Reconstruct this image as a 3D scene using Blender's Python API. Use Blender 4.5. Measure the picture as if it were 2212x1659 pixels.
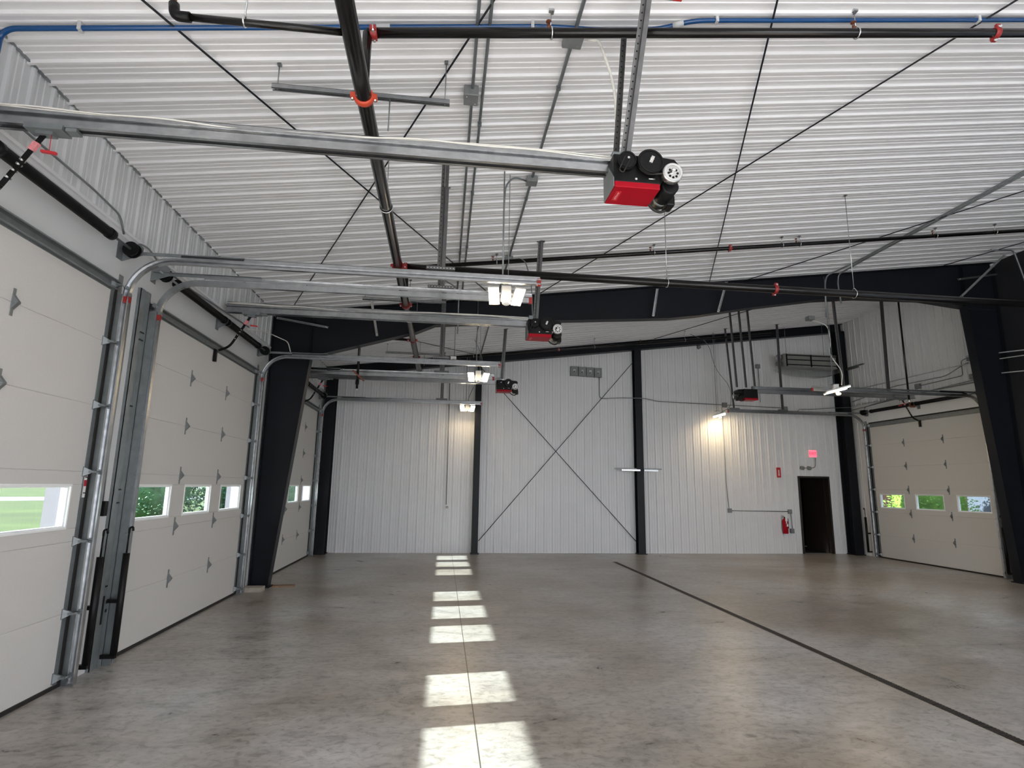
import bpy, bmesh, math, random
from mathutils import Vector, Matrix
random.seed(7)
for o in list(bpy.data.objects): bpy.data.objects.remove(o)
SC = bpy.context.scene
COL = SC.collection

# ------------------------------------------------------------------ camera
F = 1223.09; PITCH = 0.179145; YAW = -0.117746; ROLL = -0.0155199; H = 1.756
def cam_matrix():
    cy, sy = math.cos(YAW), math.sin(YAW); cp, sp = math.cos(PITCH), math.sin(PITCH); cr, sr = math.cos(ROLL), math.sin(ROLL)
    rz = Matrix(((cy, -sy, 0), (sy, cy, 0), (0, 0, 1))); rx = Matrix(((1, 0, 0), (0, cp, -sp), (0, sp, cp)))
    ry = Matrix(((cr, 0, sr), (0, 1, 0), (-sr, 0, cr)))
    r = rz @ rx @ ry
    a = Matrix(((1, 0, 0), (0, 0, -1), (0, 1, 0)))
    m = (r @ a).to_4x4(); m.translation = (0, 0, H)
    return m
cd = bpy.data.cameras.new('camera'); cam = bpy.data.objects.new('camera', cd); COL.objects.link(cam)
cd.sensor_fit = 'HORIZONTAL'; cd.sensor_width = 36.0; cd.lens = F * 36.0 / 2212; cd.clip_start = 0.05; cd.clip_end = 500
cam.matrix_world = cam_matrix(); SC.camera = cam

# ------------------------------------------------------------------ world, sun, exposure
SUN_DIR = Vector((2.33, 0.24, -1.0))
SUN_E = 26.0; SKY_E = 2.3; EXPO = 1.22; LAMP_E = 42.0
SC.view_settings.view_transform = 'Standard'; SC.view_settings.look = 'None'
SC.view_settings.exposure = EXPO; SC.view_settings.gamma = 1.0; SC.view_settings.use_curve_mapping = False
w = bpy.data.worlds.new('sky'); SC.world = w; w.use_nodes = True
nt = w.node_tree; nt.nodes.clear()
wo = nt.nodes.new('ShaderNodeOutputWorld'); bg = nt.nodes.new('ShaderNodeBackground')
tc = nt.nodes.new('ShaderNodeTexCoord'); sx = nt.nodes.new('ShaderNodeSeparateXYZ'); rp = nt.nodes.new('ShaderNodeValToRGB')
rp.color_ramp.elements[0].color = (0.95, 0.97, 1.0, 1); rp.color_ramp.elements[1].color = (0.42, 0.62, 1.0, 1)
nt.links.new(tc.outputs['Generated'], sx.inputs[0]); nt.links.new(sx.outputs['Z'], rp.inputs[0]); nt.links.new(rp.outputs[0], bg.inputs[0])
bg.inputs[1].default_value = SKY_E; nt.links.new(bg.outputs[0], wo.inputs[0])
sd = bpy.data.lights.new('sun', 'SUN'); sun = bpy.data.objects.new('sun', sd); COL.objects.link(sun)
sd.energy = SUN_E; sd.angle = math.radians(0.53); sd.color = (1.0, 0.975, 0.968)
sun.rotation_euler = SUN_DIR.to_track_quat('-Z', 'Y').to_euler(); sun.location = (-20, 0, 12)
SC.cycles.max_bounces = 10; SC.cycles.diffuse_bounces = 7; SC.cycles.transparent_max_bounces = 12
SC.cycles.sample_clamp_indirect = 6.0
SC.cycles.use_denoising = True

# ------------------------------------------------------------------ building numbers (metres)
XL, XR, YE, YB = -3.224, 11.978, 15.615, -7.0
SLOPE = 0.1295; EAVE = 4.862
def ceil_z(x): return EAVE + SLOPE * (x - XL)
DW = 3.66; DH = 3.66
LEFT_DOORS = [3.862, 8.12, 13.07]; RIGHT_DOOR = 12.956
OPEN_LEFT = [-0.4, -4.66]; OPEN_RIGHT = [3.4, -0.9]  # right wall openings are added out of view to let daylight in

# ------------------------------------------------------------------ materials
def mat(name, col, rough=0.5, metal=0.0, var=0.06, scale=8.0, spec=0.5, bump=0.0, emit=None, estr=0.0):
    m = bpy.data.materials.new(name); m.use_nodes = True; t = m.node_tree; b = t.nodes['Principled BSDF']
    b.inputs['Roughness'].default_value = rough; b.inputs['Metallic'].default_value = metal
    b.inputs['Specular IOR Level'].default_value = spec
    co = t.nodes.new('ShaderNodeTexCoord'); n = t.nodes.new('ShaderNodeTexNoise'); n.inputs['Scale'].default_value = scale
    n.inputs['Detail'].default_value = 4.0
    t.links.new(co.outputs['Object'], n.inputs['Vector'])
    r = t.nodes.new('ShaderNodeValToRGB')
    lo = [max(0.0, c * (1 - var)) for c in col]; hi = [min(1.0, c * (1 + var)) for c in col]
    r.color_ramp.elements[0].color = (*lo, 1); r.color_ramp.elements[1].color = (*hi, 1)
    r.color_ramp.elements[0].position = 0.3; r.color_ramp.elements[1].position = 0.7
    t.links.new(n.outputs['Fac'], r.inputs[0]); t.links.new(r.outputs[0], b.inputs['Base Color'])
    if bump:
        bp = t.nodes.new('ShaderNodeBump'); bp.inputs['Strength'].default_value = bump; bp.inputs['Distance'].default_value = 0.01
        t.links.new(n.outputs['Fac'], bp.inputs['Height']); t.links.new(bp.outputs[0], b.inputs['Normal'])
    if emit:
        b.inputs['Emission Color'].default_value = (*emit, 1); b.inputs['Emission Strength'].default_value = estr
    return m
M = {}
M['liner'] = mat('white_liner_panel', (0.735, 0.74, 0.755), 0.33, 0, 0.02, 2.0)
M['flat'] = mat('white_flat_panel', (0.60, 0.615, 0.63), 0.35, 0, 0.03, 1.5)
M['door'] = mat('door_panel_white', (0.585, 0.575, 0.56), 0.55, 0, 0.02, 60, bump=0.05)
M['winframe'] = mat('window_frame_white', (0.85, 0.86, 0.86), 0.4, 0, 0.01)
M['galv'] = mat('galvanised_steel', (0.47, 0.485, 0.50), 0.27, 0.95, 0.14, 14)
M['galvdull'] = mat('dull_galvanised_steel', (0.24, 0.262, 0.272), 0.45, 0.6, 0.12, 10)
M['hanger'] = mat('hanger_angle_steel', (0.13, 0.13, 0.132), 0.48, 0.6, 0.15, 14)
M['char'] = mat('charcoal_painted_steel', (0.009, 0.0105, 0.0145), 0.42, 0, 0.1, 3, spec=0.22)
M['clad'] = mat('charcoal_cladding', (0.022, 0.023, 0.027), 0.6, 0, 0.1, 2, spec=0.22)
M['black'] = mat('black_paint', (0.005, 0.005, 0.0055), 0.4, 0, 0.1, 20, spec=0.22)
M['pipe'] = mat('black_steel_pipe', (0.005, 0.0045, 0.0045), 0.22, 0.0, 0.2, 10, spec=0.4)
M['orange'] = mat('orange_coupling_paint', (0.55, 0.06, 0.025), 0.4, 0, 0.1, 12)
M['redc'] = mat('dark_red_coupling_paint', (0.28, 0.018, 0.018), 0.4, 0, 0.1, 12)
M['red'] = mat('opener_red_paint', (0.34, 0.002, 0.012), 0.4, 0, 0.06, 12, spec=0.15)
M['redp'] = mat('red_plastic', (0.5, 0.02, 0.03), 0.4, 0, 0.05, 12)
M['pink'] = mat('faded_red_tag', (0.62, 0.22, 0.24), 0.6, 0, 0.15, 60)
M['blue'] = mat('blue_air_pipe', (0.004, 0.058, 0.19), 0.25, 0, 0.08, 5, spec=0.6)
M['silver'] = mat('bright_plated_steel', (0.72, 0.72, 0.71), 0.25, 0.9, 0.08, 20)
M['brass'] = mat('rusty_brass', (0.2, 0.07, 0.04), 0.5, 0.5, 0.2, 30)
M['greybox'] = mat('grey_electrical_box', (0.20, 0.215, 0.215), 0.5, 0.2, 0.08, 14)
M['lightgrey'] = mat('light_grey_plastic', (0.52, 0.53, 0.54), 0.5, 0, 0.05, 14)
M['white'] = mat('white_plastic', (0.8, 0.79, 0.77), 0.45, 0, 0.03, 14)
M['cable'] = mat('white_cable', (0.72, 0.71, 0.66), 0.5, 0, 0.05, 14)
M['rubber'] = mat('black_rubber', (0.015, 0.013, 0.012), 0.7, 0, 0.1, 14)
M['brown'] = mat('dark_bronze_door', (0.016, 0.010, 0.008), 0.5, 0, 0.15, 6)
M['corridor_shade'] = mat('unlit_corridor_shade', (0.02, 0.018, 0.016), 0.8, 0, 0.1, 4)  # near-black wall colour holds the darkness of the unlit corridor
M['grate'] = mat('rusted_drain_grate', (0.03, 0.024, 0.021), 0.55, 0.4, 0.3, 30)
M['yard'] = mat('pale_yard', (0.10, 0.10, 0.09), 0.9, 0, 0.12, 1)
M['curb'] = mat('pale_concrete', (0.36, 0.33, 0.28), 0.8, 0, 0.12, 12)
M['wood'] = mat('raw_wood', (0.24, 0.15, 0.09), 0.7, 0, 0.2, 18)
M['pilaster'] = mat('exterior_mauve_cladding', (0.20, 0.185, 0.21), 0.6, 0, 0.06, 4)
M['lawn'] = mat('grass', (0.075, 0.105, 0.018), 0.9, 0, 0.3, 0.25)
M['road'] = mat('road_surface', (0.28, 0.28, 0.28), 0.9, 0, 0.05, 1)
M['leafd'] = mat('dark_leaves', (0.085, 0.18, 0.085), 0.6, 0, 0.35, 3)
M['leafb'] = mat('bright_leaves', (0.15, 0.29, 0.03), 0.6, 0, 0.35, 3)
M['brick'] = mat('brick', (0.13, 0.065, 0.045), 0.8, 0, 0.2, 30)
M['siding'] = mat('blue_grey_siding', (0.05, 0.062, 0.085), 0.6, 0, 0.1, 4)
M['pinkbrick'] = mat('pale_pink_brick', (0.11, 0.095, 0.10), 0.8, 0, 0.12, 20)
M['tagwhite'] = mat('paper_label', (0.8, 0.79, 0.77), 0.6, 0, 0.03, 30)
M['led'] = mat('lit_led_panel', (1, 0.9, 0.75), 0.5, 0, 0.0, 1, emit=(1.0, 0.76, 0.45), estr=LAMP_E)
M['exit'] = mat('lit_exit_face', (0.6, 0.05, 0.08), 0.5, 0, 0.02, 1, emit=(1.0, 0.10, 0.15), estr=0.9)
M['exitl'] = mat('lit_exit_letters', (0.4, 0.01, 0.02), 0.5, 0, 0.02, 1, emit=(0.45, 0.004, 0.02), estr=0.8)
M['hcase'] = mat('heater_casing_grey', (0.30, 0.30, 0.285), 0.4, 0.4, 0.08, 6)
M['shine'] = mat('chrome_knob', (0.8, 0.8, 0.8), 0.15, 1.0, 0.02, 10)

def film_mat(name, tint, gloss, rough):
    m = bpy.data.materials.new(name); m.use_nodes = True; t = m.node_tree; t.nodes.clear()
    o = t.nodes.new('ShaderNodeOutputMaterial'); mx = t.nodes.new('ShaderNodeMixShader'); a = t.nodes.new('ShaderNodeBsdfTransparent')
    g = t.nodes.new('ShaderNodeBsdfGlossy'); fr = t.nodes.new('ShaderNodeFresnel'); fr.inputs[0].default_value = 1.45
    mu = t.nodes.new('ShaderNodeMath'); mu.operation = 'MULTIPLY'; mu.inputs[1].default_value = gloss; mu.use_clamp = True
    a.inputs[0].default_value = (*tint, 1); g.inputs[1].default_value = rough
    ge = t.nodes.new('ShaderNodeNewGeometry'); iv = t.nodes.new('ShaderNodeMath'); iv.operation = 'SUBTRACT'; iv.inputs[0].default_value = 1.0; fm = t.nodes.new('ShaderNodeMath'); fm.operation = 'MULTIPLY'
    t.links.new(ge.outputs['Backfacing'], iv.inputs[1]); t.links.new(fr.outputs[0], fm.inputs[0]); t.links.new(iv.outputs[0], fm.inputs[1]); t.links.new(fm.outputs[0], mu.inputs[0]); t.links.new(mu.outputs[0], mx.inputs[0])
    t.links.new(a.outputs[0], mx.inputs[1]); t.links.new(g.outputs[0], mx.inputs[2]); t.links.new(mx.outputs[0], o.inputs[0])
    return m
M['glass'] = film_mat('window_glass', (0.58, 0.62, 0.61), 1.0, 0.02)
M['plasticwrap'] = film_mat('clear_plastic_sheet', (0.80, 0.82, 0.82), 4.0, 0.25)

def concrete():
    m = bpy.data.materials.new('concrete_floor'); m.use_nodes = True; t = m.node_tree; b = t.nodes['Principled BSDF']; L = t.links.new
    co = t.nodes.new('ShaderNodeTexCoord')
    def noise(scale, sc=(1, 1, 1), detail=6, rough=0.6, dist=0.0):
        mp = t.nodes.new('ShaderNodeMapping'); mp.inputs['Scale'].default_value = sc
        n = t.nodes.new('ShaderNodeTexNoise'); n.inputs['Scale'].default_value = scale; n.inputs['Detail'].default_value = detail
        n.inputs['Roughness'].default_value = rough; n.inputs['Distortion'].default_value = dist
        L(co.outputs['Object'], mp.inputs[0]); L(mp.outputs[0], n.inputs['Vector']); return n
    def ramp(src, stops):
        r = t.nodes.new('ShaderNodeValToRGB'); e = r.color_ramp.elements
        while len(e) < len(stops): e.new(0.5)
        for i, (p, c) in enumerate(stops): e[i].position = p; e[i].color = (*c, 1)
        L(src, r.inputs[0]); return r
    def mix(kind, fac, a, bb):
        x = t.nodes.new('ShaderNodeMix'); x.data_type = 'RGBA'; x.blend_type = kind
        if isinstance(fac, float): x.inputs['Factor'].default_value = fac
        else: L(fac, x.inputs['Factor'])
        L(a, x.inputs['A']); L(bb, x.inputs['B']); return x
    big = noise(0.45, (1, 1, 1), 3, 0.5, 0.3)
    base = ramp(big.outputs['Fac'], [(0.35, (0.31, 0.275, 0.235)), (0.5, (0.40, 0.378, 0.35)), (0.66, (0.47, 0.465, 0.46))])
    mid = noise(3.2, (0.55, 1.0, 1), 8, 0.72, 0.5)
    midr = ramp(mid.outputs['Fac'], [(0.30, (0.50, 0.49, 0.48)), (0.46, (0.85, 0.845, 0.84)), (0.66, (1.08, 1.08, 1.08))])
    c1 = mix('MULTIPLY', 1.0, base.outputs[0], midr.outputs[0])
    fine = noise(17, (0.7, 1, 1), 5, 0.7, 0.6)
    fr = ramp(fine.outputs['Fac'], [(0.36, (0.70, 0.69, 0.67)), (0.5, (1, 1, 1)), (0.7, (1.1, 1.1, 1.1))])
    c2 = mix('MULTIPLY', 1.0, c1.outputs['Result'], fr.outputs[0])
    spots = noise(5.5, (1, 1, 1), 2, 0.4)
    sr = ramp(spots.outputs['Fac'], [(0.20, (0.35, 0.34, 0.33)), (0.27, (1, 1, 1))])
    c3 = mix('MULTIPLY', 0.7, c2.outputs['Result'], sr.outputs[0])
    # sawn control joints: one along the hall, one across it
    se = t.nodes.new('ShaderNodeSeparateXYZ'); L(co.outputs['Object'], se.inputs[0])
    def joint(sock, at, half):
        a = t.nodes.new('ShaderNodeMath'); a.operation = 'SUBTRACT'; L(sock, a.inputs[0]); a.inputs[1].default_value = at
        d = t.nodes.new('ShaderNodeMath'); d.operation = 'ABSOLUTE'; L(a.outputs[0], d.inputs[0])
        g = t.nodes.new('ShaderNodeMath'); g.operation = 'LESS_THAN'; L(d.outputs[0], g.inputs[0]); g.inputs[1].default_value = half; return g
    j1 = joint(se.outputs['X'], 0.306, 0.0045); j2 = joint(se.outputs['Y'], 6.42, 0.003)
    mxj = t.nodes.new('ShaderNodeMath'); mxj.operation = 'MAXIMUM'; L(j1.outputs[0], mxj.inputs[0]); L(j2.outputs[0], mxj.inputs[1])
    dark = t.nodes.new('ShaderNodeRGB'); dark.outputs[0].default_value = (0.06, 0.055, 0.05, 1)
    c4 = mix('MIX', mxj.outputs[0], c3.outputs['Result'], dark.outputs[0])
    L(c4.outputs['Result'], b.inputs['Base Color'])
    rr = t.nodes.new('ShaderNodeMapRange'); rr.inputs['To Min'].default_value = 0.20; rr.inputs['To Max'].default_value = 0.42
    L(mid.outputs['Fac'], rr.inputs['Value']); L(rr.outputs[0], b.inputs['Roughness'])
    bp = t.nodes.new('ShaderNodeBump'); bp.inputs['Strength'].default_value = 0.12; bp.inputs['Distance'].default_value = 0.01
    L(fine.outputs['Fac'], bp.inputs['Height']); L(bp.outputs[0], b.inputs['Normal'])
    b.inputs['Specular IOR Level'].default_value = 0.45
    return m
M['floor'] = concrete()

# ------------------------------------------------------------------ mesh helpers
class MB:
    def __init__(s): s.bm = bmesh.new()
    def face(s, pts):
        try: return s.bm.faces.new([s.bm.verts.new(p) for p in pts])
        except ValueError: return None
    def box(s, a, b, mx=None):
        x0, y0, z0 = a; x1, y1, z1 = b
        p = [Vector(q) for q in ((x0, y0, z0), (x1, y0, z0), (x1, y1, z0), (x0, y1, z0), (x0, y0, z1), (x1, y0, z1), (x1, y1, z1), (x0, y1, z1))]
        if mx is not None: p = [mx @ q for q in p]
        v = [s.bm.verts.new(q) for q in p]
        for f in ((0, 3, 2, 1), (4, 5, 6, 7), (0, 1, 5, 4), (1, 2, 6, 5), (2, 3, 7, 6), (3, 0, 4, 7)): s.bm.faces.new([v[i] for i in f])
        return s
    def bar(s, p0, p1, wx, wy, up=(0, 0, 1)):
        p0, p1 = Vector(p0), Vector(p1); d = p1 - p0; ln = d.length; d.normalize()
        u = Vector(up)
        if abs(d.dot(u)) > 0.97: u = Vector((0, 1, 0))
        x = d.cross(u).normalized(); y = x.cross(d)
        m = Matrix((x, y, d)).transposed().to_4x4(); m.translation = p0
        return s.box((-wx / 2, -wy / 2, 0), (wx / 2, wy / 2, ln), m)
    def tube(s, pts, r, n=10, caps=True):
        pts = [Vector(p) for p in pts]; rings = []
        t0 = (pts[1] - pts[0]).normalized()
        nrm = t0.orthogonal().normalized()
        for i, p in enumerate(pts):
            if i == 0: t = t0
            elif i == len(pts) - 1: t = (pts[i] - pts[i - 1]).normalized()
            else: t = ((pts[i] - pts[i - 1]).normalized() + (pts[i + 1] - pts[i]).normalized()).normalized()
            nrm = (nrm - t * nrm.dot(t)).normalized(); bi = t.cross(nrm)
            rr = r[i] if isinstance(r, (list, tuple)) else r
            rings.append([s.bm.verts.new(p + (nrm * math.cos(2 * math.pi * k / n) + bi * math.sin(2 * math.pi * k / n)) * rr) for k in range(n)])
        for a, b in zip(rings, rings[1:]):
            for k in range(n): 
                f = s.bm.faces.new((a[k], a[(k + 1) % n], b[(k + 1) % n], b[k])); f.smooth = True
        if caps:
            s.bm.faces.new(list(reversed(rings[0]))); s.bm.faces.new(rings[-1])
        return s
    def cyl(s, p0, p1, r, n=14): return s.tube([p0, p1], r, n)
    def prism(s, poly, d):
        # poly: 3-D points in a plane, d: extrusion vector
        d = Vector(d); a = [s.bm.verts.new(Vector(p)) for p in poly]; b = [s.bm.verts.new(Vector(p) + d) for p in poly]; n = len(a)
        s.bm.faces.new(list(reversed(a))); s.bm.faces.new(b)
        for k in range(n): s.bm.faces.new((a[k], a[(k + 1) % n], b[(k + 1) % n], b[k]))
        return s
    def ball(s, c, r, sc=(1, 1, 1), seg=14):
        g = bmesh.ops.create_uvsphere(s.bm, u_segments=seg, v_segments=max(6, seg // 2 + 2), radius=r)
        for v in g['verts']: v.co = Vector(c) + Vector((v.co.x * sc[0], v.co.y * sc[1], v.co.z * sc[2]))
        for v in g['verts']:
            for f in v.link_faces: f.smooth = True
        return s
    def sweep(s, path, prof, side=1):
        # path in XZ (x, z), prof closed list of (n, y): n along the path normal, y across
        rings = []
        for i, (x, z) in enumerate(path):
            a = path[max(0, i - 1)]; b = path[min(len(path) - 1, i + 1)]
            t = Vector((b[0] - a[0], 0, b[1] - a[1])).normalized(); nn = Vector((-t.z, 0, t.x))
            rings.append([s.bm.verts.new(Vector((x, 0, z)) + nn * p + Vector((0, q * side, 0))) for p, q in prof])
        n = len(prof)
        for a, b in zip(rings, rings[1:]):
            for k in range(n): s.bm.faces.new((a[k], a[(k + 1) % n], b[(k + 1) % n], b[k]))
        s.bm.faces.new(rings[0]); s.bm.faces.new(list(reversed(rings[-1])))
        return s
    def build(s, name, m, parent=None, bevel=0.0, loc=None):
        bmesh.ops.remove_doubles(s.bm, verts=s.bm.verts, dist=1e-6) if False else None
        bmesh.ops.recalc_face_normals(s.bm, faces=s.bm.faces)
        me = bpy.data.meshes.new(name); s.bm.to_mesh(me); s.bm.free(); me.materials.append(M[m] if isinstance(m, str) else m)
        o = bpy.data.objects.new(name, me); COL.objects.link(o)
        if parent is not None: o.parent = parent
        if loc is not None: o.location = loc
        if bevel:
            b = o.modifiers.new('bevel', 'BEVEL'); b.width = bevel; b.segments = 2; b.limit_method = 'ANGLE'
        return o
def tag(o, label, cat, group=None, kind=None):
    if label: o['label'] = label
    if cat: o['category'] = cat
    if group: o['group'] = group
    if kind: o['kind'] = kind
    return o
def thing(name, label, cat, loc=(0, 0, 0), rz=0.0, group=None):
    o = bpy.data.objects.new(name, None); COL.objects.link(o); o.location = loc; o.rotation_euler = (0, 0, rz); o.empty_display_size = 0.1
    return tag(o, label, cat, group)
def struct(o): o['kind'] = 'structure'; return o
KIDS = {}
def copy_tree(o, parent=None):
    c = o.copy(); COL.objects.link(c)
    if parent is not None: c.parent = parent
    for ch in o.children: copy_tree(ch, c)
    return c
def place(src, label, loc, rz=0.0, sy=1):
    c = copy_tree(src); c['label'] = label; c.location = loc; c.rotation_euler = (0, 0, rz); return c
def fillet(pts, r, n=6):
    pts = [Vector(p) for p in pts]; out = [pts[0]]
    for a, b, c in zip(pts, pts[1:], pts[2:]):
        u = (a - b); v = (c - b); rr = min(r, u.length * 0.45, v.length * 0.45); u.normalize(); v.normalize()
        p, q = b + u * rr, b + v * rr
        for k in range(n + 1):
            t = k / n; out.append(p * (1 - t) ** 2 + b * 2 * t * (1 - t) + q * t * t)
    out.append(pts[-1]); return out
def text_mesh(name, body, size, m, parent, mx, depth=0.002):
    cu = bpy.data.curves.new(name, 'FONT'); cu.body = body; cu.size = size; cu.align_x = 'CENTER'; cu.align_y = 'CENTER'; cu.extrude = depth
    to = bpy.data.objects.new(name, cu); COL.objects.link(to)
    dg = bpy.context.evaluated_depsgraph_get(); me = bpy.data.meshes.new_from_object(to.evaluated_get(dg))
    bpy.data.objects.remove(to); bpy.data.curves.remove(cu)
    me.transform(mx); me.materials.clear(); me.materials.append(M[m])
    o = bpy.data.objects.new(name, me); COL.objects.link(o); o.parent = parent; return o

# ------------------------------------------------------------------ setting: ribbed liner walls and ceiling
PITCH_R = 0.2286
def rib_profile(u0, u1, phase=0.0):
    base = [(0.0, 0.0), (0.010, 0.022), (0.034, 0.022), (0.044, 0.0), (0.088, 0.0), (0.094, 0.006), (0.109, 0.006), (0.115, 0.0),
            (0.150, 0.0), (0.156, 0.006), (0.171, 0.006), (0.177, 0.0)]
    k0 = int(math.floor((u0 - phase) / PITCH_R)) - 1; k1 = int(math.ceil((u1 - phase) / PITCH_R)) + 1
    pts = [(phase + k * PITCH_R + a, d) for k in range(k0, k1) for a, d in base]
    def at(u):
        for (a, da), (b, db) in zip(pts, pts[1:]):
            if a <= u <= b: return da if b == a else da + (db - da) * (u - a) / (b - a)
        return 0.0
    return [(u0, at(u0))] + [p for p in pts if u0 < p[0] < u1] + [(u1, at(u1))]
def ribs(mb, u0, u1, f, z0, z1, phase=0.0):
    pr = rib_profile(u0, u1, phase)
    lo = [mb.bm.verts.new(f(u, d, z0(u) if callable(z0) else z0)) for u, d in pr]
    hi = [mb.bm.verts.new(f(u, d, z1(u) if callable(z1) else z1)) for u, d in pr]
    for k in range(len(pr) - 1): mb.bm.faces.new((lo[k], lo[k + 1], hi[k + 1], hi[k]))

fl = MB().box((XL - 0.35, YB - 0.3, -0.15), (XR + 0.35, YE + 0.1, 0.0)).build('floor', 'floor'); struct(fl)
mb = MB()
pr = rib_profile(YB, YE, 0.06)
xs = [XL - 0.02, 0.5, 4.4, 8.2, XR + 0.02]
rows = [[mb.bm.verts.new((x, y, ceil_z(x) - d)) for y, d in pr] for x in xs]
for a, b in zip(rows, rows[1:]):
    for k in range(len(pr) - 1): mb.bm.faces.new((a[k], a[k + 1], b[k + 1], b[k]))
mb.prism([(XL - 0.4, YB - 0.3, ceil_z(XL - 0.4) + 0.2), (XR + 0.4, YB - 0.3, ceil_z(XR + 0.4) + 0.2), (XR + 0.4, YB - 0.3, ceil_z(XR + 0.4) + 0.26), (XL - 0.4, YB - 0.3, ceil_z(XL - 0.4) + 0.26)], (0, YE - YB + 0.6, 0))
struct(mb.build('ceiling', 'liner'))

def spans(y0, y1, centres, half=DW / 2):
    out = []; y = y0
    for c in sorted(centres):
        if c - half > y: out.append((y, min(c - half, y1)))
        y = c + half
    if y < y1: out.append((y, y1))
    return out
# left wall: ribbed strip under the eave, flat header and jambs, outer skin, reveals
alll = LEFT_DOORS + OPEN_LEFT
mb = MB()
ribs(mb, YB, YE, lambda u, d, z: (XL + d, u, z), 4.19, EAVE + 0.002, 0.12)
for a, b in spans(YB, YE, alll):
    mb.box((XL - 0.22, a, 0), (XL, b, DH))
mb.box((XL - 0.22, YB, DH), (XL, YE, 4.19)); mb.box((XL - 0.24, YB, 4.19), (XL - 0.21, YE, EAVE + 0.05))
struct(mb.build('wall_left', 'flat'))
tr = MB().box((XL, YB, 4.165), (XL + 0.035, YE, 4.195)).box((XL, YB, 4.13), (XL + 0.012, YE, 4.165))
struct(tr.build('trim_1', 'liner'))
tr = MB().bar((XL + 0.02, YB, EAVE - 0.004), (XL + 0.02, YE, EAVE - 0.004), 0.012, 0.022)
struct(tr.build('trim_2', 'galvdull'))
# right wall
mb = MB(); allr = [RIGHT_DOOR] + OPEN_RIGHT; TR = ceil_z(XR) + 0.004
for a, b in spans(YB, YE, allr): ribs(mb, a, b, lambda u, d, z: (XR - d, u, z), 0, 3.74, 0.05); mb.box((XR + 0.03, a, 0), (XR + 0.24, b, 3.74))
mb.box((XR + 0.0, YB, 3.70), (XR + 0.24, YE, 4.28))
ribs(mb, YB, YE, lambda u, d, z: (XR - d, u, z), 4.24, TR, 0.05)
mb.box((XR + 0.2, YB, 4.24), (XR + 0.24, YE, TR + 0.1))
struct(mb.build('wall_right', 'liner'))
# end wall with the personnel door opening
DX0, DX1, DZ = 10.27, 11.25, 2.185
mb = MB(); g = lambda u, d, z: (u, YE - d, z); top = lambda u: ceil_z(u) + 0.004
ribs(mb, XL, DX0, g, 0, top, 0.03); ribs(mb, DX1, XR, g, 0, top, 0.03); ribs(mb, DX0, DX1, g, DZ, top, 0.03)
mb.box((XL - 0.24, YE + 0.03, 0), (DX0, YE + 0.2, 4.8)); mb.box((DX1, YE + 0.03, 0), (XR + 0.24, YE + 0.2, 4.8))
mb.prism([(XL - 0.24, YE + 0.03, 4.8), (XR + 0.24, YE + 0.03, 4.8), (XR + 0.24, YE + 0.03, TR + 0.1), (XL - 0.24, YE + 0.03, EAVE + 0.1)], (0, 0.17, 0))
mb.box((DX0, YE + 0.03, DZ), (DX1, YE + 0.2, 4.8))
struct(mb.build('wall_end', 'liner'))
mb = MB(); gb = lambda u, d, z: (u, YB + d, z); BX0, BX1, BZ = 1.0, 9.5, 4.3  # wide opening added in the unseen back wall to brighten the hall
ribs(mb, XL, BX0, gb, 0, top, 0.0); ribs(mb, BX1, XR, gb, 0, top, 0.0); ribs(mb, BX0, BX1, gb, BZ, top, 0.0)
mb.box((XL - 0.24, YB - 0.23, 0), (BX0, YB - 0.03, 4.8)).box((BX1, YB - 0.23, 0), (XR + 0.24, YB - 0.03, 4.8)).box((BX0, YB - 0.23, BZ), (BX1, YB - 0.03, 4.8))
mb.prism([(XL - 0.24, YB - 0.03, 4.8), (XR + 0.24, YB - 0.03, 4.8), (XR + 0.24, YB - 0.03, TR + 0.1), (XL - 0.24, YB - 0.03, EAVE + 0.1)], (0, -0.2, 0))
struct(mb.build('wall_back', 'liner'))
# charcoal cladding on the right wall of the near bay
struct(MB().box((XR - 0.035, 5.4, 0), (XR - 0.02, 10.5, ceil_z(XR) - 0.03)).build('trim_3', 'clad'))
# corridor with its shade coloured in, behind the personnel door, frame and leaf
mb = MB(); x0, x1, y0, y1 = DX0 - 0.3, DX1 + 0.5, YE + 0.2, YE + 2.2
mb.box((x0, y1, 0), (x1, y1 + 0.05, 2.5)).box((x0 - 0.05, y0, 0), (x0, y1, 2.5)).box((x1, y0, 0), (x1 + 0.05, y1, 2.5)).box((x0, y0, 2.45), (x1, y1, 2.5)).box((x0, y0, -0.1), (x1, y1, -0.001))
struct(mb.build('wall_corridor', 'corridor_shade'))
dr = thing('door_1', None, None, (DX0, YE, 0)); dr['kind'] = 'structure'; del dr['kind']; dr['kind'] = 'structure'
mb = MB(); wd = DX1 - DX0
mb.box((0, -0.035, 0), (0.05, 0.2, DZ)).box((wd - 0.05, -0.035, 0), (wd, 0.2, DZ)).box((0.05, -0.035, DZ - 0.05), (wd - 0.05, 0.2, DZ))
mb.build('door_frame', 'brown', dr)
lf = MB().box((0, 0, 0.01), (0.045, 0.86, DZ - 0.06), Matrix.Translation((wd - 0.10, 0.12, 0)) @ Matrix.Rotation(0.12, 4, 'Z')).build('door_leaf', 'brown', dr)
MB().tube(fillet([(-0.01, 0.78, 1.0), (-0.06, 0.78, 1.0), (-0.06, 0.68, 1.0)], 0.02), 0.01, 8).build('handle', 'silver', lf, loc=(wd - 0.10, 0.12, 0))

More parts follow.
